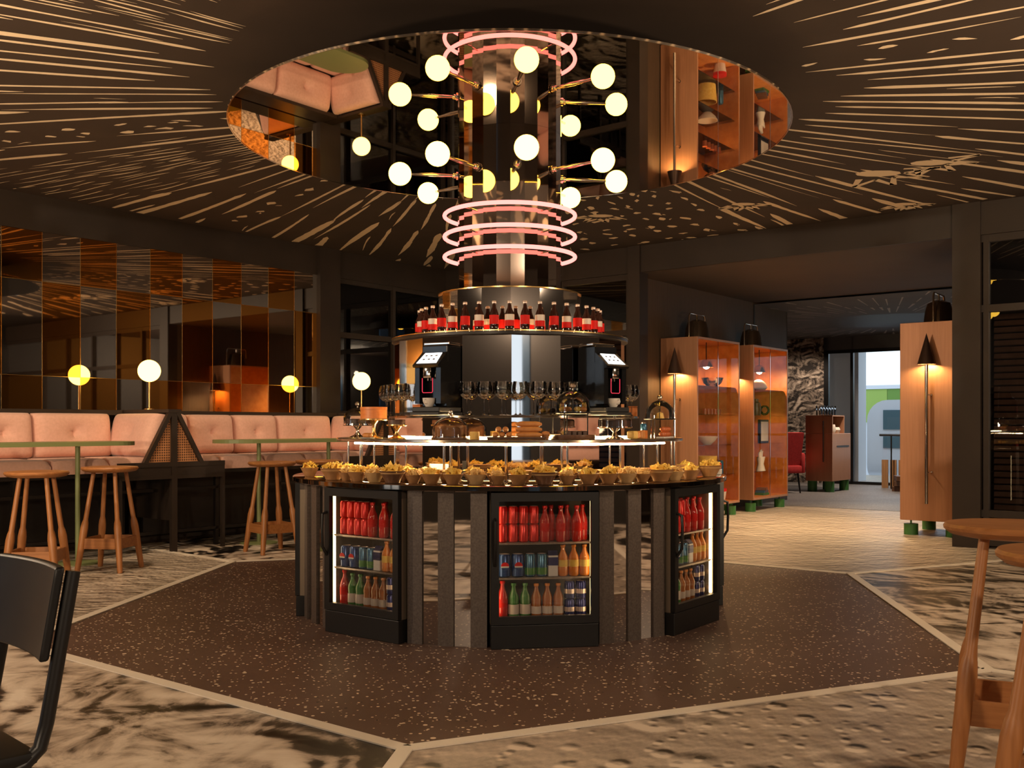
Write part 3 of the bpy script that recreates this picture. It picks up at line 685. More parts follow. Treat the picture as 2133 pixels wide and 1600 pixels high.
# dome with big brown cake
p,z=on(938,1.03); o=thing('serving_board','dark round board under the low glass dome left of centre','board',p,z)
mb=MB(); mb.lathe([(0,0),(.112,0),(.114,.006),(.112,.012),(0,.012)],40); mb.build('board',M['bowld'],o,smooth=True)
q=Vector(p)+Vector((0,0,.0125)); cake('brown_cake','ridged brown cake under the low glass dome left of centre',q,.092,.066,'cake','roll')
dome('cake_dome','low wide glass dome over the brown cake left of centre',q,z,.106,.118,.015)
p,z=on(988,1.06); o=cake('yellow_cake','small yellow cake beside the low glass dome',p,.028,.045,'yellowcake')
# tray of rolls: each roll a thing
p,z=on(1074,1.04); tr=thing('serving_tray','dark tray of baked rolls at the centre of the lit shelf','tray',p,z)
mb=MB(); mb.rbox(-.165,.165,-.07,.07,0,.008,.003); mb.build('base',M['bowld'],tr)
mb=MB(); mb.bar((-.165,-.07,.011),(.165,-.07,.011),.006,.008); mb.bar((-.165,.07,.011),(.165,.07,.011),.006,.008); mb.bar((-.165,-.07,.011),(-.165,.07,.011),.006,.008); mb.bar((.165,-.07,.011),(.165,.07,.011),.006,.008); mb.build('rim',M['bowld'],tr)
def roll(L,r,mat='roll'):
    mb=MB(); n=8; mb.tube([(-L/2+L*i/n,0,0) for i in range(n+1)],[r*(.35 if i in(0,n) else .85 if i in(1,n-1) else 1) for i in range(n+1)],12); return mb.build('baked_roll',M[mat],smooth=True)
rl=roll(.15,.0165); rsx=roll(.10,.017); used.add('x'); Mz=Matrix.Rotation(z,4,'Z'); cnt=0; first={}
for grp,(pt,xs,yy) in enumerate(((rl,(.075,),(-.038,-.002,.036)),(rsx,(-.115,-.075,-.035),(-.01,)))):
    for lev in range(3 if grp==0 else 2):
        L=[]
        if grp==0:
            for i in range(3-lev): L.append((.075,-.036+.036*i+.018*lev,.026+.031*lev,0))
        else:
            for i in range(3-lev): L.append((-.12+.040*i+.02*lev,-.012,.026+.031*lev,R(90)))
        for j,(x,y,zz,rr) in enumerate(L):
            c=pt if (grp,) not in first else pt.copy()
            if (grp,) in first: COL.objects.link(c)
            first[(grp,)]=1
            c.location=Vector(p)+Mz@Vector((x,y,zz)); c.rotation_euler=(0,0,z+rr)
            tag(c,'%s baked roll, centre tray, %s layer, %s %s'%('long' if grp==0 else 'short end-on',('bottom','middle' if grp==0 else 'top','top')[lev],ORD[j],'from the front' if grp==0 else 'from the left'),'bread roll','rolls on the centre tray')
# tall dome over a two tier plate
p,z=on(1193,1.03); o=thing('two_tier_stand','dark two-tier pastry stand under the tall glass dome right of centre','pastry stand',p,z)
mb=MB(); mb.lathe([(0,0),(.128,0),(.13,.005),(.13,.026),(.126,.026),(.124,.008),(0,.008)],40); mb.build('lower_tray',M['bowld'],o,smooth=True)
mb=MB(); mb.lathe([(0,.148),(.10,.148),(.103,.152),(.10,.156),(0,.156)],40); mb.build('upper_plate',M['black'],o,smooth=True)
for k in range(3):
    x,y=kl(.085,120*k+60); mb=MB(); mb.tube([(x,y,.008),(x,y,.148)],.004,8); mb.build('rod',M['black'],o)
mb=MB(); mb.tube([(0,0,.156),(0,0,.245)],.004,8); mb.build('centre_rod',M['black'],o)
for k in range(6):
    x,y=kl(.062,60*k+20); c=MB().sphere((0,0,.017),.02,14,(1,1,.8)).build('pastry',M['roll' if k%2 else 'chips'],smooth=True,loc=Vector(p)+Vector((x,y,.157))); tag(c,'small round pastry under the tall glass dome, %s around its plate'%ORD[k],'pastry','pastries under the tall dome')
for k in range(4):
    c=MB().rbox(-.02,.02,-.014,.014,0,.04,.005).build('brownie',M['choc'],loc=Vector(p)+Matrix.Rotation(z,4,'Z')@Vector((-.054+.034*k,-.045,.0085)),rz=R(90)+z); tag(c,'dark brownie on the lower tray right of centre, %s from the left'%ORD[k],'brownie','brownies on the lower tray')
dome('cake_dome','tall glass dome over the two-tier stand right of centre',Vector(p)+Vector((0,0,.1565)),z,.098,.130,.022)
p,z=on(1136,1.07); o=thing('muffin','small orange muffin between the tray of rolls and the tiered stand','muffin',p,z)
mb=MB(); mb.lathe([(0,0),(.018,0),(.025,.03),(0,.03)],16); mb.build('case',M['cake'],o,smooth=True); MB().sphere((0,0,.032),.026,14,(1,1,.6)).build('top',M['roll'],o,smooth=True)
# black cake on stand with glass cover
p,z=on(1280,1.04); o=thing('cake_stand','chrome pedestal cake stand with a black cake on the right','cake stand',p,z); cakestand(o,.106,.070,M['chrome'])
q=Vector(p)+Vector((0,0,.0745)); cake('black_cake','wide black cake on the chrome pedestal stand on the right',q,.094,.036,'choc')
o=thing('cake_cover','flat glass cover over the wide black cake on the right','lid',q); mb=MB(); mb.lathe([(.100,0),(.100,.038),(.09,.046),(.02,.05),(0,.05)],40); mb.build('glass_dome',M['glassw'],o,smooth=True); MB().sphere((0,0,.056),.009,12).build('knob',M['chrome'],o,smooth=True)
for k,(px,r,mt,l) in enumerate(((1317,1.10,'yellowcake','left'),(1332,1.085,'roll','right'))):
    p,z=on(px,r); c=MB().rbox(-.022,.022,-.03,.03,0,.048,.01).build('slice_of_cake',M[mt],loc=p,rz=z); tag(c,'%s slice of yellow cake beside the small jar on the right'%l,'cake slice','cake slices beside the jar')
p,z=on(1340,.99); o=thing('small_jar','small blue jar on a wooden block right of the cake stand','jar',p,z)
mb=MB(); mb.rbox(-.02,.02,-.02,.02,0,.05,.003); mb.build('block',M['cedar'],o); mb=MB(); mb.lathe([(0,.0505),(.019,.0505),(.02,.055),(.02,.085),(.015,.092),(0,.092)],20); mb.build('jar_body',M['tealcan'],o,smooth=True)
mb=MB(); mb.lathe([(.016,.0925),(.017,.10),(0,.10)],16); mb.build('jar_lid',M['chrome'],o,smooth=True)
# right end: wire cloche and red glazed buns
p,z=on(1374,1.03); o=thing('wire_cloche','round wire and glass cloche at the right end of the lit shelf','cloche',p,z)
mb=MB(); mb.lathe([(0,.118),(.103,.118),(.105,.122),(.103,.125),(0,.125)],40); mb.build('plate',M['black'],o,smooth=True)
for k in range(3):
    x,y=kl(.09,120*k+20); mb=MB(); mb.tube([(x,y,0),(x,y,.118)],.004,8); mb.build('rod',M['chrome'],o)
for k in range(6):
    a=R(60*k+10); mb=MB(); mb.tube([(.095*math.cos(R(t))*math.cos(a),.095*math.cos(R(t))*math.sin(a),.126+.03+.085*math.sin(R(t))) for t in range(0,91,10)]+[],.0028,6); mb.tube([(.095*math.cos(a),.095*math.sin(a),.126),(.095*math.cos(a),.095*math.sin(a),.157)],.0028,6); mb.build('wire',M['chrome'],o,smooth=True)
mb=MB(); mb.lathe([(.092,.126),(.092,.155)]+[(.092*math.cos(R(t)),.156+.082*math.sin(R(t))) for t in range(8,89,10)],32); mb.build('glass_dome',M['glass'],o,smooth=True)
MB().sphere((0,0,.262),.017,16).build('knob',M['chrome'],o,smooth=True)
MB().lathe([(0,.1255),(.03,.1255),(.02,.16),(0,.17)],16).build('cake_piece',M['yellowcake'],o,smooth=True)
p2,z2=on(1376,1.045); tr=thing('bun_plate','wide pale plate of red glazed buns at the right end of the lit shelf','plate',p2,z2)
mb=MB(); mb.rbox(-.13,.13,-.055,.0,0,.010,.004); mb.build('plate',M['white'],tr)
bun=MB().sphere((0,0,.016),.021,16,(1.05,1,.78)).build('glazed_bun',M['glaze'],smooth=True); Mz=Matrix.Rotation(z2,4,'Z'); k=0
for lev,n in((0,5),(1,4)):
    for i in range(n):
        c=bun if k==0 else bun.copy()
        if k: COL.objects.link(c)
        k+=1; c.location=Vector(p2)+Mz@Vector((-.095+.045*i+.022*lev,-.03,.0105+.031*lev)); c.rotation_euler=(0,0,z2)
        tag(c,'red glazed bun on the pale plate at the right, %s row, %s from the left'%('lower' if lev==0 else 'upper',ORD[i]),'bun','glazed buns on the right plate')
# ================================================================== BOWLS ON THE COUNTER
CTZ=.8803
def bowlproto(r,h,mat,band=None):
    o=thing('snack_bowl',None,'bowl')
    mb=MB(); mb.lathe([(0,.003),(r*.50,0),(r*.56,.003),(r*.62,h*.25),(r*.88,h*.72),(r,h),(r*.95,h),(r*.82,h*.72),(r*.55,h*.28),(0,h*.2)],28); mb.build('bowl_body',M[mat],o,smooth=True)
    if band:
        mb=MB(); mb.lathe([(r*.905,h*.75),(r*.96,h*.86)],28); mb.build('band',M[band],o,smooth=True)
    return o
def chips(o,r,h,kind,seed):
    rr=random.Random(seed); mb=MB()
    if kind=='dip':
        mb.lathe([(0,h*.93),(r*.5,h*.92),(r*.9,h*.84)],24); mb.build('red_dip',M['salsa'],o,smooth=True); return
    mb.lathe([(0,h+.006),(r*.5,h*1.02),(r*.88,h*.82)],14)
    for i in range(34):
        a=rr.uniform(0,6.28); q=math.sqrt(rr.random())*r*.70; s=rr.uniform(.014,.027)*(r/.06)
        M3=Euler((rr.uniform(-1.3,1.3),rr.uniform(-1.3,1.3),rr.uniform(0,6.3))).to_matrix(); c=Vector((q*math.cos(a),q*math.sin(a),h+.003+(1-q/r)*.030*rr.random()))
        t=.0016; tri=[Vector((s,0,0)),Vector((-s*.6,s*.8,s*.15)),Vector((-s*.6,-s*.8,s*.1))]
        vs=[c+M3@(v+Vector((0,0,t))) for v in tri]+[c+M3@(v-Vector((0,0,t))) for v in tri]
        mb.add(vs,[(0,1,2),(5,4,3),(0,3,4,1),(1,4,5,2),(2,5,3,0)])
    mb.build('crisps' if kind=='chips' else 'crackers',M['chips' if kind=='chips' else 'pasta'],o)
VAR={}
for key,(r,h,mat,band,fill) in dict(tan=(.058,.058,'bowl',None,'chips'),dark=(.074,.070,'bowld','bowll','chips'),pale=(.060,.056,'bowll',None,'pasta'),big=(.076,.072,'bowl','bowll','chips'),dip=(.074,.072,'bowl','bowll','dip'),sm=(.048,.050,'bowl',None,'pasta')).items():
    o=bowlproto(r,h,mat,band); chips(o,r,h,fill,hash(key)%97 if False else len(VAR)*13+5); VAR[key]=(o,r)
NMB={'tan':('small terracotta bowl','yellow crisps'),'dark':('large dark banded bowl','yellow crisps'),'pale':('pale tan bowl','crackers'),'big':('large terracotta bowl with a pale band','yellow crisps'),'dip':('banded terracotta bowl','red dip'),'sm':('very small terracotta bowl','crackers')}
FR=[(652,'tan'),(702,'big'),(737,'sm'),(768,'tan'),(806,'pale'),(848,'dark'),(882,'sm'),(914,'tan'),(950,'tan'),(983,'pale'),(1016,'sm'),(1052,'tan'),(1120,'dark'),(1160,'sm'),(1207,'tan'),(1247,'tan'),(1285,'pale'),(1318,'sm'),(1362,'big'),(1403,'pale'),(1438,'tan'),(1470,'big')]
BK=[(690,'dip'),(726,'tan'),(760,'pale'),(790,'tan'),(828,'dip'),(870,'tan'),(900,'pale'),(938,'dip'),(972,'tan'),(1040,'tan'),(1078,'dip'),(1112,'pale'),(1150,'tan'),(1226,'dip'),(1262,'tan'),(1300,'pale'),(1336,'dip'),(1372,'pale'),(1412,'dip'),(1446,'tan')]
SPOTS=[]
for row,(L,r0) in enumerate(((FR,1.345),(BK,1.192))):
    cnt={}; last=None
    for i,(px,key) in enumerate(L):
        o,br=VAR[key]; r=r0 if row==0 else r0-.006*(i%2)
        if row==0 and key in('sm','pale'): r-=.012
        a=kang(px,r) if abs(px-1061)<390*r/1.345 else (1 if px>1061 else -1)*(68+ (abs(px-1061)-390*r/1.345)*.16)
        SPOTS.append([row,key,r,a,i]); continue
for it in range(260):
    for p_ in range(len(SPOTS)):
        for q_ in range(p_):
            A_,B_=SPOTS[p_],SPOTS[q_]; need=VAR[A_[1]][1]+VAR[B_[1]][1]+.009; d_=(Vector(kp(A_[2],A_[3]))-Vector(kp(B_[2],B_[3]))).length
            if d_<need and abs(A_[3]-B_[3])<25:
                s_=.25+(need-d_)*8
                if A_[3]>=B_[3]: A_[3]+=s_*.5; B_[3]-=s_*.5
                else: A_[3]-=s_*.5; B_[3]+=s_*.5
cnts=({},{})
for row,key,r,a,i in sorted(SPOTS,key=lambda s:(s[0],s[3])):
    if 1:
        o,br=VAR[key]; cnt=cnts[row]
        b,f=NMB[key]; k=cnt.get(key,0); cnt[key]=k+1
        place(o,kp(r,a,CTZ),R(a*3+40*i),'%s of %s, %s-row counter, %s such from left'%(b,f,'front' if row==0 else 'back',ORD[k]),'%ss on the counter'%b)
p=kp(1.04,kang(914,1.04),CTZ); c=MB().rbox(-.062,.062,-.003,.003,0,.10,.002).build('price_card',M['sidewhite'],loc=p,rz=R(kang(914,1.04))); tag(c,'blank pale card standing behind the bowls left of centre','card')
o=thing('napkin_box','small white carton with a red top at the right end of the counter','box',kp(1.385,84,CTZ),R(70))
mb=MB(); mb.rbox(-.035,.035,-.03,.03,0,.035,.003); mb.build('carton',M['white'],o); mb=MB(); mb.rbox(-.032,.032,-.027,.027,.036,.075,.006); mb.build('red_top',M['redlabel'],o)
# ================================================================== BENCHES
def pillow(w,h,d,dim=.03,tuft=True,nx=20,ny=16,p=8):
    """upholstered cushion: x width, z height, front towards -y, flat back at y=0"""
    mb=MB(); vs=[]
    for j in range(ny+1):
        for i in range(nx+1):
            # concentrate rows near the edges
            a=math.sin(math.pi/2*(2*i/nx-1)); b=math.sin(math.pi/2*(2*j/ny-1))
            t=max(0,(1-abs(a)**p)*(1-abs(b)**p))**.42
            y=-d*(.25+.75*t)
            if tuft: y+=dim*math.exp(-((a*w/2)**2+(b*h/2-.02)**2)/.0016)+dim*.35*math.exp(-((a*w/2)**2+(b*h/2-.02)**2)/.012)
            vs.append((a*w/2*(.985+.015*t),y,b*h/2*(.985+.015*t)))
    n=nx+1; fs=[(j*n+i,j*n+i+1,(j+1)*n+i+1,(j+1)*n+i) for j in range(ny) for i in range(nx)]
    k=len(vs); ring=[i for i in range(n)]+[j*n+nx for j in range(1,ny+1)]+[ny*n+i for i in range(nx-1,-1,-1)]+[j*n for j in range(ny-1,0,-1)]
    vs+=[(vs[q][0],0,vs[q][2]) for q in ring]; m=len(ring)
    fs+=[(ring[i],k+i,k+(i+1)%m,ring[(i+1)%m]) for i in range(m)]+[tuple(k+i for i in range(m))]
    mb.add(vs,fs); return mb
def bench(u0,lab,seams,n0=0.,rz=A52,org=None):
    o=thing('booth_bench',lab,'bench',org if org is not None else W(u0,n0),rz,group='pink upholstered booth benches')
    w=2.83
    mb=MB(); mb.bx(.03,w-.03,.80,1.03,.0,1.31); mb.bx(.075,w-.075,.74,1.03,1.31,1.36); mb.build('back_ledge',M['dark'],o)
    mb=MB(); mb.bx(.06,w-.06,.10,.78,.735,.772); mb.bx(.10,w-.1,.66,.70,.10,.735); mb.bx(.1,w-.1,.16,.20,.57,.60); mb.bx(.1,w-.1,.16,.20,.16,.19); mb.build('seat_frame',M['darkm'],o)
    for x in(.62,w/2,w-.62):
        mb=MB(); mb.bx(x-.018,x+.018,.16,.20,0,.735); mb.build('leg',M['darkm'],o)
    # seat cushions
    xs=[.06,.60,1.14,1.69,2.23,w-.06]
    for a,b in zip(xs,xs[1:]):
        mb=pillow(b-a-.004,.62,.135,0,False,14,14,14); mb.xf(Matrix.Rotation(R(-90),4,'X')); mb.build('seat_cushion',M['pink'],o,loc=((a+b)/2,.36,.773),smooth=True)
    # back cushions
    for a,b in zip(seams,seams[1:]):
        mb=pillow(b-a-.004,.43,.17,.065); mb.xf(Matrix.Rotation(R(-6),4,'X')); mb.build('back_cushion',M['pink'],o,loc=((a+b)/2,.775,1.105),smooth=True)
    # end returns, leaning on the partitions
    for s in(0,1):
        mb=pillow(.74,.43,.15,.04); mb.xf(Matrix.Rotation(R(-90 if s else 90),4,'Z')); mb.xf(Matrix.Rotation(R(14 if s else -14),4,'Y'))
        mb.build('end_cushion',M['pink'],o,loc=((w-.095) if s else .095,.385,1.10),smooth=True)
    return o
bench(-4.04,'pink upholstered corner bench right of the A-shaped cane divider',[.22,.62,1.19,1.78,2.60])
bench(-6.87,'pink upholstered corner bench left of the A-shaped cane divider',[.22,.75,1.28,1.82,2.60])
def divider(u0,lab):
    o=thing('bench_divider',lab,'divider',W(u0,0),A52,group='cane bench dividers')
    mb=MB(); mb.bx(-.03,.03,-.04,.0,0,1.33); mb.build('post',M['dark'],o)
    mb=MB(); mb.bx(-.07,.07,-.045,1.03,1.33,1.362); mb.build('top_ledge',M['dark'],o)
    mb=MB(); mb.bx(-.012,.012,.0,.73,.3,1.33); mb.build('partition',M['dark'],o)
    for s in(-1,1):
        mb=MB(); mb.bar((s*.035,-.02,1.335),(s*.305,-.02,.85),.04,.045,(0,1,0)); mb.build('slanted_rail',M['dark'],o)
        mb=MB(); mb.add([(s*.03,-.012,1.30),(s*.285,-.012,.86),(s*.03,-.012,.86),(s*.03,-.004,1.30),(s*.285,-.004,.86),(s*.03,-.004,.86)],[(0,1,2),(5,4,3),(0,3,4,1),(1,4,5,2),(2,5,3,0)]); mb.build('cane_panel',M['cane'],o)
        mb=MB(); mb.bx(s*.03,s*.57,-.04,.0,.70,.73); mb.bx(s*.03,s*.57,-.04,.0,.815,.86); mb.bx(s*.03,s*.57,-.035,-.005,.73,.815); mb.build('end_rail',M['dark'],o)
        mb=MB(); mb.bx(s*.54,s*.57,-.04,.0,0,.70); mb.build('leg',M['dark'],o)
    return o
divider(-4.04,'dark A-shaped divider with woven cane between the two pink benches')
divider(-1.21,'dark cane divider at the far end of the pink benches, beside the kiosk')
# globe lamps on the dividers
lm=None
for u,l in((-4.04,'glowing globe lamp on the A-shaped bench divider'),(-1.21,'glowing globe lamp on the far bench divider, left of the kiosk')):
    if lm is None:
        lm=o=thing('table_lamp',None,'lamp',group='globe lamps on the bench dividers')
        mb=MB(); mb.lathe([(0,0),(.05,0),(.05,.008),(.012,.016),(0,.016)],24); mb.build('base',M['gold'],o,smooth=True)
        mb=MB(); mb.tube([(0,0,.016),(0,0,.275)],.009,12); mb.build('stem',M['gold'],o,smooth=True)
        MB().sphere((0,0,.38),.108,32).build('globe',M['lampglobe'],o,smooth=True)
    else: o=copy_tree(lm)
    o['label']=l; o.location=W(u,.39,1.3625)
# ---- high tables
def table(u0,lab):
    o=thing('high_table',lab,'table',W(u0,-.07),A52,group='green high tables at the benches')
    mb=MB(); L=.70; r=.27; pts=[(L+r*math.cos(R(t)),r*math.sin(R(t))) for t in range(-90,91,10)]+[(-L+r*math.cos(R(t)),r*math.sin(R(t))) for t in range(90,271,10)]
    mb.prism(pts,1.03,1.065); mb.build('table_top',M['green'],o)
    for s in(-1,1):
        mb=MB(); mb.tube([(s*.47,0,.012),(s*.47,0,1.03)],.021,14); mb.build('pedestal',M['green'],o,smooth=True)
        mb=MB(); mb.lathe([(0,0),(.19,0),(.19,.010),(.03,.016),(0,.016)],32,(s*.47,0,0)); mb.build('foot_plate',M['green'],o,smooth=True)
    return o
table(-4.04+1.43,'long green high table in front of the right pink bench')
table(-4.04-1.45,'long green high table in front of the left pink bench')
# ---- stools
def stool():
    o=thing('bar_stool',None,'stool',group='turned wooden bar stools')
    mb=MB(); mb.lathe([(0,.818),(.165,.818),(.205,.826),(.224,.842),(.226,.852),(.219,.862),(.17,.866),(0,.862)],48); mb.build('seat',M['oakx'],o,smooth=True)
    T=[(.0,.020,.0),(.02,.022,0),(.27,.029,0),(.36,.031,0),(.405,.026,0),(.43,.0195,0),(.82,.0165,0)]
    for k in range(4):
        a=R(45+90*k); P0=Vector((.262*math.cos(a),.262*math.sin(a),0)); P1=Vector((.130*math.cos(a),.130*math.sin(a),.822))
        mb=MB(); mb.tube([P0+(P1-P0)*(t/.82) for t,_,_ in T],[r for _,r,_ in T],14); mb.build('leg',M['oak'],o,smooth=True)
    for k in range(4):
        a=R(45+90*k);b=R(135+90*k); q=.262-.132*(.235/.82); A=Vector((q*math.cos(a),q*math.sin(a),.235)); B=Vector((q*math.cos(b),q*math.sin(b),.235)); d=(B-A).normalized()
        mb=MB(); mb.bar(A+d*.022,B-d*.022,.018,.085); mb.build('stretcher',M['oakx'],o)
    return o
ps=None
for x,y,rz,l in((-3.36,8.32,-6,'wooden bar stool right of the green table pedestal, its whole frame in view'),(-3.56,7.46,10,'wooden bar stool at the left edge behind the dark chair'),(-2.29,9.50,-50,'wooden bar stool under the right green table, left of the kiosk'),(-1.93,9.92,8,'wooden bar stool partly hidden by the left rim of the kiosk'),(1.735,3.44,-25,'wooden bar stool in the right foreground with most of its seat in view'),(1.55,2.68,-45,'wooden bar stool nearest the viewer, mostly cut off by the right edge')):
    if ps is None: ps=o=stool()
    else: o=copy_tree(ps)
    o['label']=l; o.location=(x,y,0); o.rotation_euler=(0,0,R(rz))
# ---- chair in the left foreground
ch=thing('dining_chair','dark chair with a leather back in the left foreground','chair',(-1.318,2.275,0),R(-44))
# local: back posts at +y side, faces -y
def P(x,y,z): return (x,y,z)
leath=mottled('dark_leather',(.006,.0055,.006),(.010,.009,.009),12,.45,spec=.35)
for s in(-1,1):
    mb=MB(); mb.tube([(s*.175,.240,.862),(s*.175,.205,.66),(s*.175,.180,.52),(s*.175,.165,.465),(s*.175,.13,.435),(s*.175,.06,.415),(s*.175,-.2,.415)],.0165,12); mb.build('back_post',M['black'],ch,smooth=True)
    mb=MB(); mb.tube([(s*.175,.14,.42),(s*.19,.25,0)],.014,10); mb.build('rear_leg',M['black'],ch,smooth=True)
    mb=MB(); mb.tube([(s*.175,-.17,.415),(s*.19,-.21,0)],.014,10); mb.build('front_leg',M['black'],ch,smooth=True)
mb=MB(); mb.rbox(-.19,.19,-.22,.16,.432,.465,.012); mb.build('seat',leath,ch,smooth=True)
mb=MB(); nx,nz=14,8; vs=[]
for sgn in(0,1):
    for j in range(nz+1):
        for i in range(nx+1):
            x=-.19+.38*i/nx; z=.662+.213*j/nz; y=.240-(.862-z)*.173-.047+ .022*((1-(x/.19)**2)) + (.022 if sgn else 0)
            e=max(abs(x)/.19,abs((z-.7575)/.1325)); vs.append((x*(1 if e<.98 else .985),y,z))
n=(nx+1)*(nz+1); w=nx+1; fs=[]
for j in range(nz):
    for i in range(nx):
        a=j*w+i; fs.append((a,a+1,a+w+1,a+w)); fs.append((n+a,n+a+w,n+a+w+1,n+a+1))
for i in range(nx): fs.append((i,n+i,n+i+1,i+1)); a=nz*w+i; fs.append((a,a+1,n+a+1,n+a))
for j in range(nz): a=j*w; fs.append((a,a+w,n+a+w,n+a)); a=j*w+nx; fs.append((a,n+a,n+a+w,a+w))
mb.add(vs,fs); bk=mb.build('backrest',leath,ch,smooth=True)
m_=bk.modifiers.new('Bevel','BEVEL'); m_.width=.006; m_.segments=2; m_.limit_method='ANGLE'
mb=MB(); mb.sphere((0,.228,.80),.006,10); mb.build('screw',M['chrome'],ch,smooth=True)
# ================================================================== TALL CABINETS
def cabinet(lab,u,n,w,d,h0=.165,h1=2.34,glass=True):
    """room frame: front arrow face looks to -U at u; glass side looks to -N at n; w along N, d along U"""
    o=thing('display_cabinet',lab,'cabinet',W(u,n),A52,group='tall copper cabinets on green feet'); t=.028
    mb=MB(); mb.rbox(0,t,0,w,h0,h1,.004); mb.build('front_panel',M['cab'],o)
    mb=MB(); mb.bx(d-t,d,0,w,h0,h1); mb.build('back_panel',M['cab'],o)
    mb=MB(); mb.bx(t,d-t,0,w,h0,h0+t); mb.build('bottom_panel',M['cab'],o)
    mb=MB(); mb.bx(t,d-t,0,w,h1-t,h1); mb.build('top_panel',M['cab'],o)
    mb=MB(); mb.bx(t,d-t,w-t,w,h0+t,h1-t); mb.build('rear_panel',M['cabin'],o)
    mb=MB(); mb.bx(t,t+.004,.004,w-t,h0+t,h1-t); mb.bx(d-t-.004,d-t,.004,w-t,h0+t,h1-t); mb.bx(t+.004,d-t-.004,.004,w-t,h0+t,h0+t+.004); mb.build('lining',M['cabin'],o)
    for z in(.55,.95,1.35,1.72):
        mb=MB(); mb.bx(t+.005,d-t-.005,.05,w-t-.002,z,z+.006); mb.build('glass_shelf',M['glass'],o)
    mb=MB(); mb.add([(t,.006,h0+t),(d-t,.006,h0+t),(d-t,.006,h1-t),(t,.006,h1-t)],[(0,1,2,3)]); dr=mb.build('glass_door',M['glassc'],o)
    mb=MB(); mb.bx(d*.47,d*.47+.008,.0,.006,h0+t,h1-t); mb.build('door_edge',M['chrome'],dr)
    for x in(.10,d-.10):
        for y in(.09,w-.09):
            mb=MB(); mb.lathe([(0,0),(.075,0),(.075,.12),(.01,.12),(.01,h0),(0,h0)],20,(x,y,0)); mb.build('foot',M['greenf'],o,smooth=True)
    return o
def arrow(lab,u,n,w):
    o=thing('arrow_lamp',lab,'wall lamp',W(u-.0005,n+w/2),A52,group='arrow lamps on the copper cabinets'); y=0; x=-.105
    mb=MB(); mb.lathe([(0,2.21),(.094,1.87),(.088,1.87),(0,2.17)],32,(x,y,0)); mb.build('cone_shade',plain('bronze_shade',(.10,.06,.045),.35,.6) if 'bronze_shade' not in bpy.data.materials else bpy.data.materials['bronze_shade'],o,smooth=True)
    mb=MB(); mb.tube([(x,y,.36),(x,y,1.90)],.020,14); mb.build('shaft',M['chrome'],o,smooth=True)
    for z in(.70,1.54):
        mb=MB(); mb.tube([(x,y-.02,z),(-.001,y-.02,z)],.007,8); mb.tube([(-.007,y-.02,z),(-.001,y-.02,z)],.016,12); mb.build('bracket',M['chrome'],o,smooth=True)
    mb=MB(); mb.sphere((x,y,1.905),.0,4) if False else mb.lathe([(.024,1.885),(.040,1.885),(.040,1.915),(.024,1.915)],20,(x,y,0),closed=True); mb.build('bulb',M['bulb'],o,smooth=True)
    return o
def bell(lab,u,n,z):
    o=thing('bell_lamp',lab,'lamp',W(u,n,z),A52,group='dark bell lamps on the cabinets')
    mb=MB(); mb.lathe([(0,.27),(.05,.265),(.12,.235),(.145,.15),(.165,.0),(.158,.0),(.135,.15),(0,.22)],32); mb.build('shade',plain('smoked_bell',(.17,.125,.09),.14,.9) if 'smoked_bell' not in bpy.data.materials else bpy.data.materials['smoked_bell'],o,smooth=True)
    mb=MB(); mb.tube([(-.22,0,0),(-.22,0,.30),(-.19,0,.335),(.19,0,.335),(.22,0,.30),(.22,0,.16)],.011,10); mb.tube([(0,0,.265),(0,0,.335)],.012,8); mb.build('bracket',M['chrome'],o,smooth=True)
    return o
CABS=[('left tall copper cabinet behind the kiosk',1.83,-2.51,.53,1.23,'left copper cabinet'),('second tall copper cabinet behind the kiosk, further back',3.49,-2.515,.53,1.21,'second copper cabinet'),('right tall copper cabinet standing alone at the passage',1.81,-5.63,.62,.9,'right copper cabinet')]
for lab,u,n,w,d,sh in CABS:
    cabinet(lab,u,n,w,d)
    if 'second' not in lab: arrow('bronze arrow lamp on the front of the %s'%sh,u,n,w)
    else: arrow('bronze arrow lamp on the front of the %s'%sh,u,n,w)
    bell('smoked metal bell lamp on top of the %s'%sh,u+(.5 if d>1 else .38),n+w/2,2.3405)
    # lamp inside
    l=thing('cabinet_lamp','glowing dome lamp hanging in the top of the %s'%sh,'lamp',W(u+.62,n+.19,1.98),A52)
    mb=MB(); mb.lathe([(0,.11),(.03,.11),(.07,.08),(.10,.0),(.094,.0),(.06,.08),(0,.10)],24); mb.build('shade',M['chrome'],l,smooth=True)
    MB().sphere((0,0,.02),.042,16).build('bulb',emis('cabinet_bulb',(1,.58,.25),420) if 'cabinet_bulb' not in bpy.data.materials else bpy.data.materials['cabinet_bulb'],l,smooth=True)
    mb=MB(); mb.tube([(0,0,.11),(0,0,.3315)],.006,8); mb.build('cord',M['black'],l)
# things on the cabinet shelves
def cab_at(i,x,y,z): _,u,n,w,d,_s=CABS[i]; return W(u+x+.32,n+y*.8,z)
def vase(name,lab,cat,loc,prof,mat,n=24):
    o=MB().lathe(prof,n).build(name,M[mat],smooth=True,loc=loc); return tag(o,lab,cat)
vase('serving_bowl','pale bowl on a shelf of the left copper cabinet','bowl',cab_at(0,.30,.22,.9565),[(0,.0),(.05,0),(.11,.06),(.14,.11),(.13,.11),(.10,.06),(0,.02)],'white2')
vase('round_plate','large pale round plate leaning in the left copper cabinet','plate',cab_at(0,.34,.26,.5565),[(0,0),(.06,0),(.12,.02),(.138,.25),(.13,.25),(.09,.05),(0,.03)],'chips')
vase('small_canister','small dark canister beside the plate in the left copper cabinet','canister',cab_at(0,.72,.24,.5565),[(0,0),(.04,0),(.04,.16),(.03,.18),(0,.18)],'tealcan')
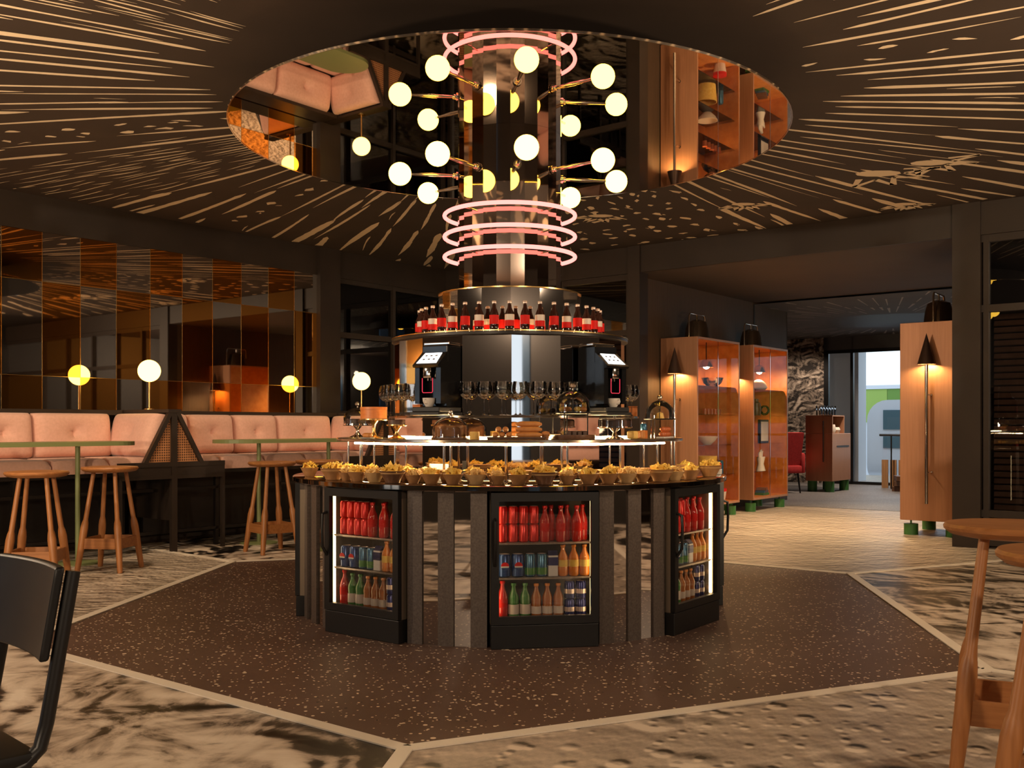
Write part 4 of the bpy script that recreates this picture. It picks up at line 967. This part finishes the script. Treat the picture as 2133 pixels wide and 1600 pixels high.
for k in range(5):
    vase('spice_jar','small red-lidded jar on the middle shelf of the left copper cabinet, %s from the left'%ORD[k],'jar',cab_at(0,.20+.10*k,.2,1.3565),[(0,0),(.03,0),(.03,.05),(.034,.05),(.034,.075),(0,.075)],'glaze',16)['group']='jars in the left cabinet'
vase('glass_bowl','clear glass bowl on the top shelf of the left copper cabinet','bowl',cab_at(0,.45,.22,1.7265),[(0,0),(.06,0),(.12,.05),(.15,.12),(.145,.12),(.11,.05),(0,.015)],'glassw')
o=thing('red_bucket','red and white bucket at the bottom of the left copper cabinet','bucket',cab_at(0,.70,.24,.1975)); mb=MB(); mb.lathe([(0,0),(.07,0),(.09,.12),(0,.12)],20); mb.build('body',M['white'],o,smooth=True); mb=MB(); mb.lathe([(0,.121),(.092,.121),(.092,.16),(0,.16)],20); mb.build('red_lid',M['redlabel'],o,smooth=True)
# second cabinet: white vase, framed picture, white hand sculpture, wooden lamp
vase('white_vase','white lamp-shaped vase on the top shelf of the second copper cabinet','vase',cab_at(1,.24,.22,1.7265),[(0,0),(.09,0),(.13,.03),(.10,.10),(.05,.14),(.02,.15),(0,.15)],'white2')
o=thing('framed_picture','dark framed pale picture on the middle shelf of the second copper cabinet','picture',cab_at(1,.30,.16,.9565),A52); mb=MB(); mb.rbox(-.15,.15,-.02,.02,0,.34,.004); mb.build('frame',M['black'],o); mb=MB(); mb.bx(-.12,.12,-.022,-.02,.03,.31); mb.build('print',M['white2'],o)
o=thing('hand_sculpture','white hand-shaped sculpture on the lower shelf of the second copper cabinet','sculpture',cab_at(1,.28,.2,.5565),A52)
mb=MB(); mb.tube([(0,0,.0),(0,0,.10),(0,0,.17),(0,0,.20)],[.07,.045,.06,.05],14)
for k,(x,l) in enumerate(((-.05,.07),(-.02,.10),(.012,.105),(.042,.085))): mb.tube([(x*.8,0,.18),(x*1.1,0,.20+l*.6),(x*1.2,-.01,.20+l)],[.016,.014,.009],8)
mb.tube([(.05,0,.13),(.09,-.01,.16),(.10,-.015,.20)],[.018,.015,.010],8); mb.build('hand_body',M['white2'],o,smooth=True)
vase('tall_jar','tall dark jar on the third shelf of the second copper cabinet','jar',cab_at(1,.22,.25,1.3565),[(0,0),(.06,0),(.075,.08),(.06,.18),(.03,.2),(.03,.24),(0,.24)],'bowld')
vase('glass_sphere','clear glass ball beside the tall jar in the second copper cabinet','ornament',cab_at(1,.42,.2,1.3565),[(0,0),(.04,.012),(.07,.05),(.075,.08),(.06,.125),(.03,.147),(0,.15)],'glassw')
for k in range(3):
    o=tag(MB().rbox(-.10,.10,-.07,.07,0,.035,.004).build('old_book',M[('greenf','tealcan','bowld')[k]],loc=cab_at(1,.36,.22,.1975+.0355*k),rz=A52+R(8*k)),'%s book in the pile at the bottom of the second copper cabinet'%('green lowest','blue middle','brown topmost')[k],'book','books in the second cabinet')
# ================================================================== FAR HALL
o=thing('till_desk','stepped copper reception desk on green feet in the far hall','desk',W(8.21,-1.90),A52)
mb=MB(); mb.rbox(0,.95,0,.50,.2,1.07,.005); mb.build('lower_body',M['cab'],o)
mb=MB(); mb.bx(.0,.95,.20,.50,1.072,1.40); mb.bx(0,.02,.0,.2,1.072,1.40); mb.bx(.0,.62,.0,.2,1.38,1.40); mb.bx(.60,.62,0,.2,1.072,1.38); mb.build('upper_body',M['cab'],o)
mb=MB(); mb.bx(.22,.85,-.006,0,.82,.845); mb.build('drawer_slot',M['black'],o)
mb=MB(); mb.tube([(-.03,.16,.55),(-.03,.16,1.30)],.010,8); mb.build('pull_bar',M['darkm'],o)
for x in(.1,.85):
    for y in(.09,.41):
        mb=MB(); mb.lathe([(0,0),(.085,0),(.085,.2),(0,.2)],16,(x,y,0)); mb.build('foot',M['greenf'],o,smooth=True)
for k in range(2): vase('white_jug','white jug in the niche of the far desk, %s'%('left' if k==0 else 'right'),'jug',W(8.21+.2+.22*k,-1.90+.10,1.0725),[(0,0),(.07,0),(.09,.06),(.07,.16-.05*k),(0,.16-.05*k)],'white2')['group']='jugs in the far desk'
cc=None
for k in range(6):
    if cc is None:
        cc=o=thing('water_glass',None,'glass'); mb=MB(); mb.lathe([(.0,.001),(.05,.001),(.06,.18),(.057,.18)],16); mb.build('tumbler',M['glassw'],o,smooth=True)
    else: o=copy_tree(cc)
    o['label']='clear glass standing on the far desk, %s from the left'%ORD[k]; o['group']='glasses on the far desk'; o.location=W(8.3+.14*k,-1.62,1.4005)
o=thing('red_armchair','red upholstered armchair beyond the second copper cabinet','armchair',W(7.55,-1.15),A52+R(150))
mb=pillow(.6,.62,.14,0,False); mb.xf(Matrix.Rotation(R(-10),4,'X')); mb.build('backrest',M['redfab'],o,loc=(0,.30,.78),smooth=True)
mb=MB(); mb.rbox(-.33,.33,-.28,.28,.36,.50,.03); mb.build('seat',M['redfab'],o,smooth=True)
for s in(-1,1):
    mb=MB(); mb.rbox(s*.34-.05,s*.34+.05,-.28,.28,.36,.72,.03); mb.build('armrest',M['redfab'],o,smooth=True)
    for y in(-.22,.22):
        mb=MB(); mb.tube([(s*.26,y,.36),(s*.29,y*1.15,0)],[.02,.012],8); mb.build('leg',M['black'],o)
o=thing('stair_railing','dark metal railing round the stairwell by the far window','railing',W(9.9,-5.2),A52)
mb=MB(); mb.tube([(0,-3,1.03),(0,3.,1.03)],.022,8); mb.build('handrail',M['black'],o,smooth=True)
for k in range(5):
    mb=MB(); mb.tube([(0,-2.9+1.42*k,0),(0,-2.9+1.42*k,1.03)],.014,8); mb.build('baluster',M['black'],o)
mb=MB(); mb.bar((.02,2.6,.62),(.02,-1.2,.25),.03,.05); mb.build('stair_rail',M['black'],o)
o=thing('timber_screen','low slatted timber screen below the far railing','screen',W(10.15,-5.2),A52)
mb=MB()
for k in range(38): mb.bx(0,.03,-3.+.16*k,-3.+.16*k+.12,.0,.55)
mb.build('slats',wood('screen_timber',(.30,.15,.06),(.42,.22,.10)),o)
for k in range(3):
    c=MB().rbox(-.22,.22,-.20,.20,0,.09,.005).build('stacked_board',M['bowld'],loc=W(9.4,-2.85,.0035+.0955*k),rz=A52+R(12*k)); tag(c,'dark board stacked by the railing in the far hall, %s'%('lowest','middle','topmost')[k],'board','boards by the far railing')
# outside the far window
o=thing('outside_building','white building with yellow and green panels outside the far window','building',W(19,-4),A52)
mb=MB(); mb.bx(0,.3,-9,9,-1,1.31); mb.build('white_wall',M['sidewhite'],o)
cols=[(.50,.62,.03),(.16,.30,.05),(.42,.52,.06),(.20,.36,.16),(.35,.50,.10)]
for k in range(24):
    mb=MB(); mb.bx(-.02,.25,-9+.75*k,-9+.75*k+.74,1.31,2.25); mb.build('coloured_panel',plain('facade_panel_%d'%k,cols[(k*3)%5],.5),o)
mb=MB(); mb.bx(-.05,.4,-9,9,2.25,2.36); mb.build('roof_edge',M['sidewhite'],o)
o=thing('white_pod','white rounded vehicle-like pod with dark windows outside the far window','vehicle',W(15.5,-2.1),A52)
pts=[]
for (cx,cz,a0) in((-1.5,.2,180),(-1.5,1.35,90),(1.5,1.35,0),(1.5,.2,-90)):
    for t in range(0,91,15):
        a=R(a0+90-t) if False else R(a0-t+90 if a0 in(90,0,180,-90) else 0); pts.append((cx+.5*math.cos(a),cz+.5*math.sin(a)))
mb=MB(); n=len(pts); mb.add([(0,y,z) for y,z in pts]+[(1.6,y,z) for y,z in pts],[tuple(range(n)),tuple(range(n,2*n))[::-1]]+[(i,(i+1)%n,n+(i+1)%n,n+i) for i in range(n)]); mb.build('shell',M['sidewhite'],o)
for y0,y1,z0,z1 in((-1.6,1.6,1.12,1.60),(-1.6,1.6,.66,.95)):
    mb=MB(); mb.bx(-.02,.02,y0,y1,z0,z1); mb.build('side_window',plain('pod_window',(.10,.17,.20),.1) if 'pod_window' not in bpy.data.materials else bpy.data.materials['pod_window'],o)
mb=MB(); mb.bx(0,.5,-.35,.35,-1,4.2)
tag(mb.build('outside_column',M['sidewhite'],loc=W(12.2,-.66),rz=A52),'white column just outside the far window','column')
mb=MB(); mb.bx(11.2,30,-14,10,-1.1,-1.); room('ground_outside',mb,plain('outdoor_paving',(.35,.36,.38),.8))
# ================================================================== BEHIND THE CAMERA (seen only in the mirrors)
bench(0,'pink upholstered bench behind the viewpoint, seen only in the mirrors',[.26,.75,1.28,1.82,2.50],org=W(-.6,-11.0),rz=A52+math.pi)
# ================================================================== LIGHT
def point(name,loc,w,c,r=.12):
    l=bpy.data.lights.new(name,'POINT'); l.energy=w; l.color=c; l.shadow_soft_size=r; o=bpy.data.objects.new(name,l); COL.objects.link(o); o.location=loc; return o
def spot(name,loc,tgt,w,c,ang=90,blend=.6,r=.08):
    l=bpy.data.lights.new(name,'SPOT'); l.energy=w; l.color=c; l.spot_size=R(ang); l.spot_blend=blend; l.shadow_soft_size=r; o=bpy.data.objects.new(name,l); COL.objects.link(o); o.location=loc
    o.rotation_euler=(Vector(tgt)-Vector(loc)).to_track_quat('-Z','Y').to_euler(); return o
WARM=(1,.76,.52)
for i,(x,y,z,w) in enumerate(((-4.9,4.2,2.8,230),(4.9,4.6,2.8,190),(-2.6,-1.6,2.8,260),(2.8,-1.6,2.8,260))): point('room_fill_light',(x,y,z),w,WARM,.07)  # added warm fill points out of view, no fixtures behind them
# added unseen fill spots washing the ceiling, then the passage down-lights
for x in(-3.,3.): spot('ceiling_fill_light',(x*1.3,2.6,1.18),(x*.9,7.6,3.4),420,(1,.74,.46),95,.9,.12)
for u,n,w in((.9,-3.6,38),(3.4,-4.2,50)): spot('passage_downlight',W(u,n,3.03),W(u,n,0),w*6,(1,.72,.42),100)
spot('hall_fill_light',W(8.3,-2.6,3.0),W(8.3,-2.6,0),260,(1,.80,.62),120)  # this spot and the next are added fill to brighten the far hall
spot('hall_fill_light',W(9.8,-.6,3.0),W(10.6,-.2,1.0),70,(1,.80,.62),110)
for u,n in((-5.5,-.45),(-2.6,-.45)): spot('bench_fill_light',W(u,n-.7,3.3),W(u,n+.45,.9),110,(1,.72,.45),80)  # added fill spots that lift the bench fronts, no fixtures
w=bpy.data.worlds.new('sky'); SC.world=w; w.use_nodes=True; nt=w.node_tree; nt.nodes.clear()
bg=nt.nodes.new('ShaderNodeBackground'); bg.inputs[0].default_value=(.70,.85,1,1); bg.inputs[1].default_value=1.5; ow=nt.nodes.new('ShaderNodeOutputWorld'); nt.links.new(bg.outputs[0],ow.inputs[0])
# ================================================================== CAMERA
cam=bpy.data.cameras.new('camera'); co=bpy.data.objects.new('camera',cam); COL.objects.link(co); SC.camera=co
cam.sensor_width=36; cam.lens=36*2074/2133; cam.shift_y=88/2133; co.location=(0,0,1.2); co.rotation_euler=(R(90),0,0); cam.clip_end=200; cam.clip_start=.05
vs_=SC.view_settings; vs_.view_transform='Standard'; vs_.look='None'; vs_.gamma=1; vs_.use_curve_mapping=False; vs_.exposure=.35
try:
    SC.cycles.max_bounces=8; SC.cycles.transparent_max_bounces=24; SC.cycles.glossy_bounces=6; SC.cycles.sample_clamp_indirect=6.; SC.cycles.caustics_reflective=False; SC.cycles.caustics_refractive=False
except Exception: pass
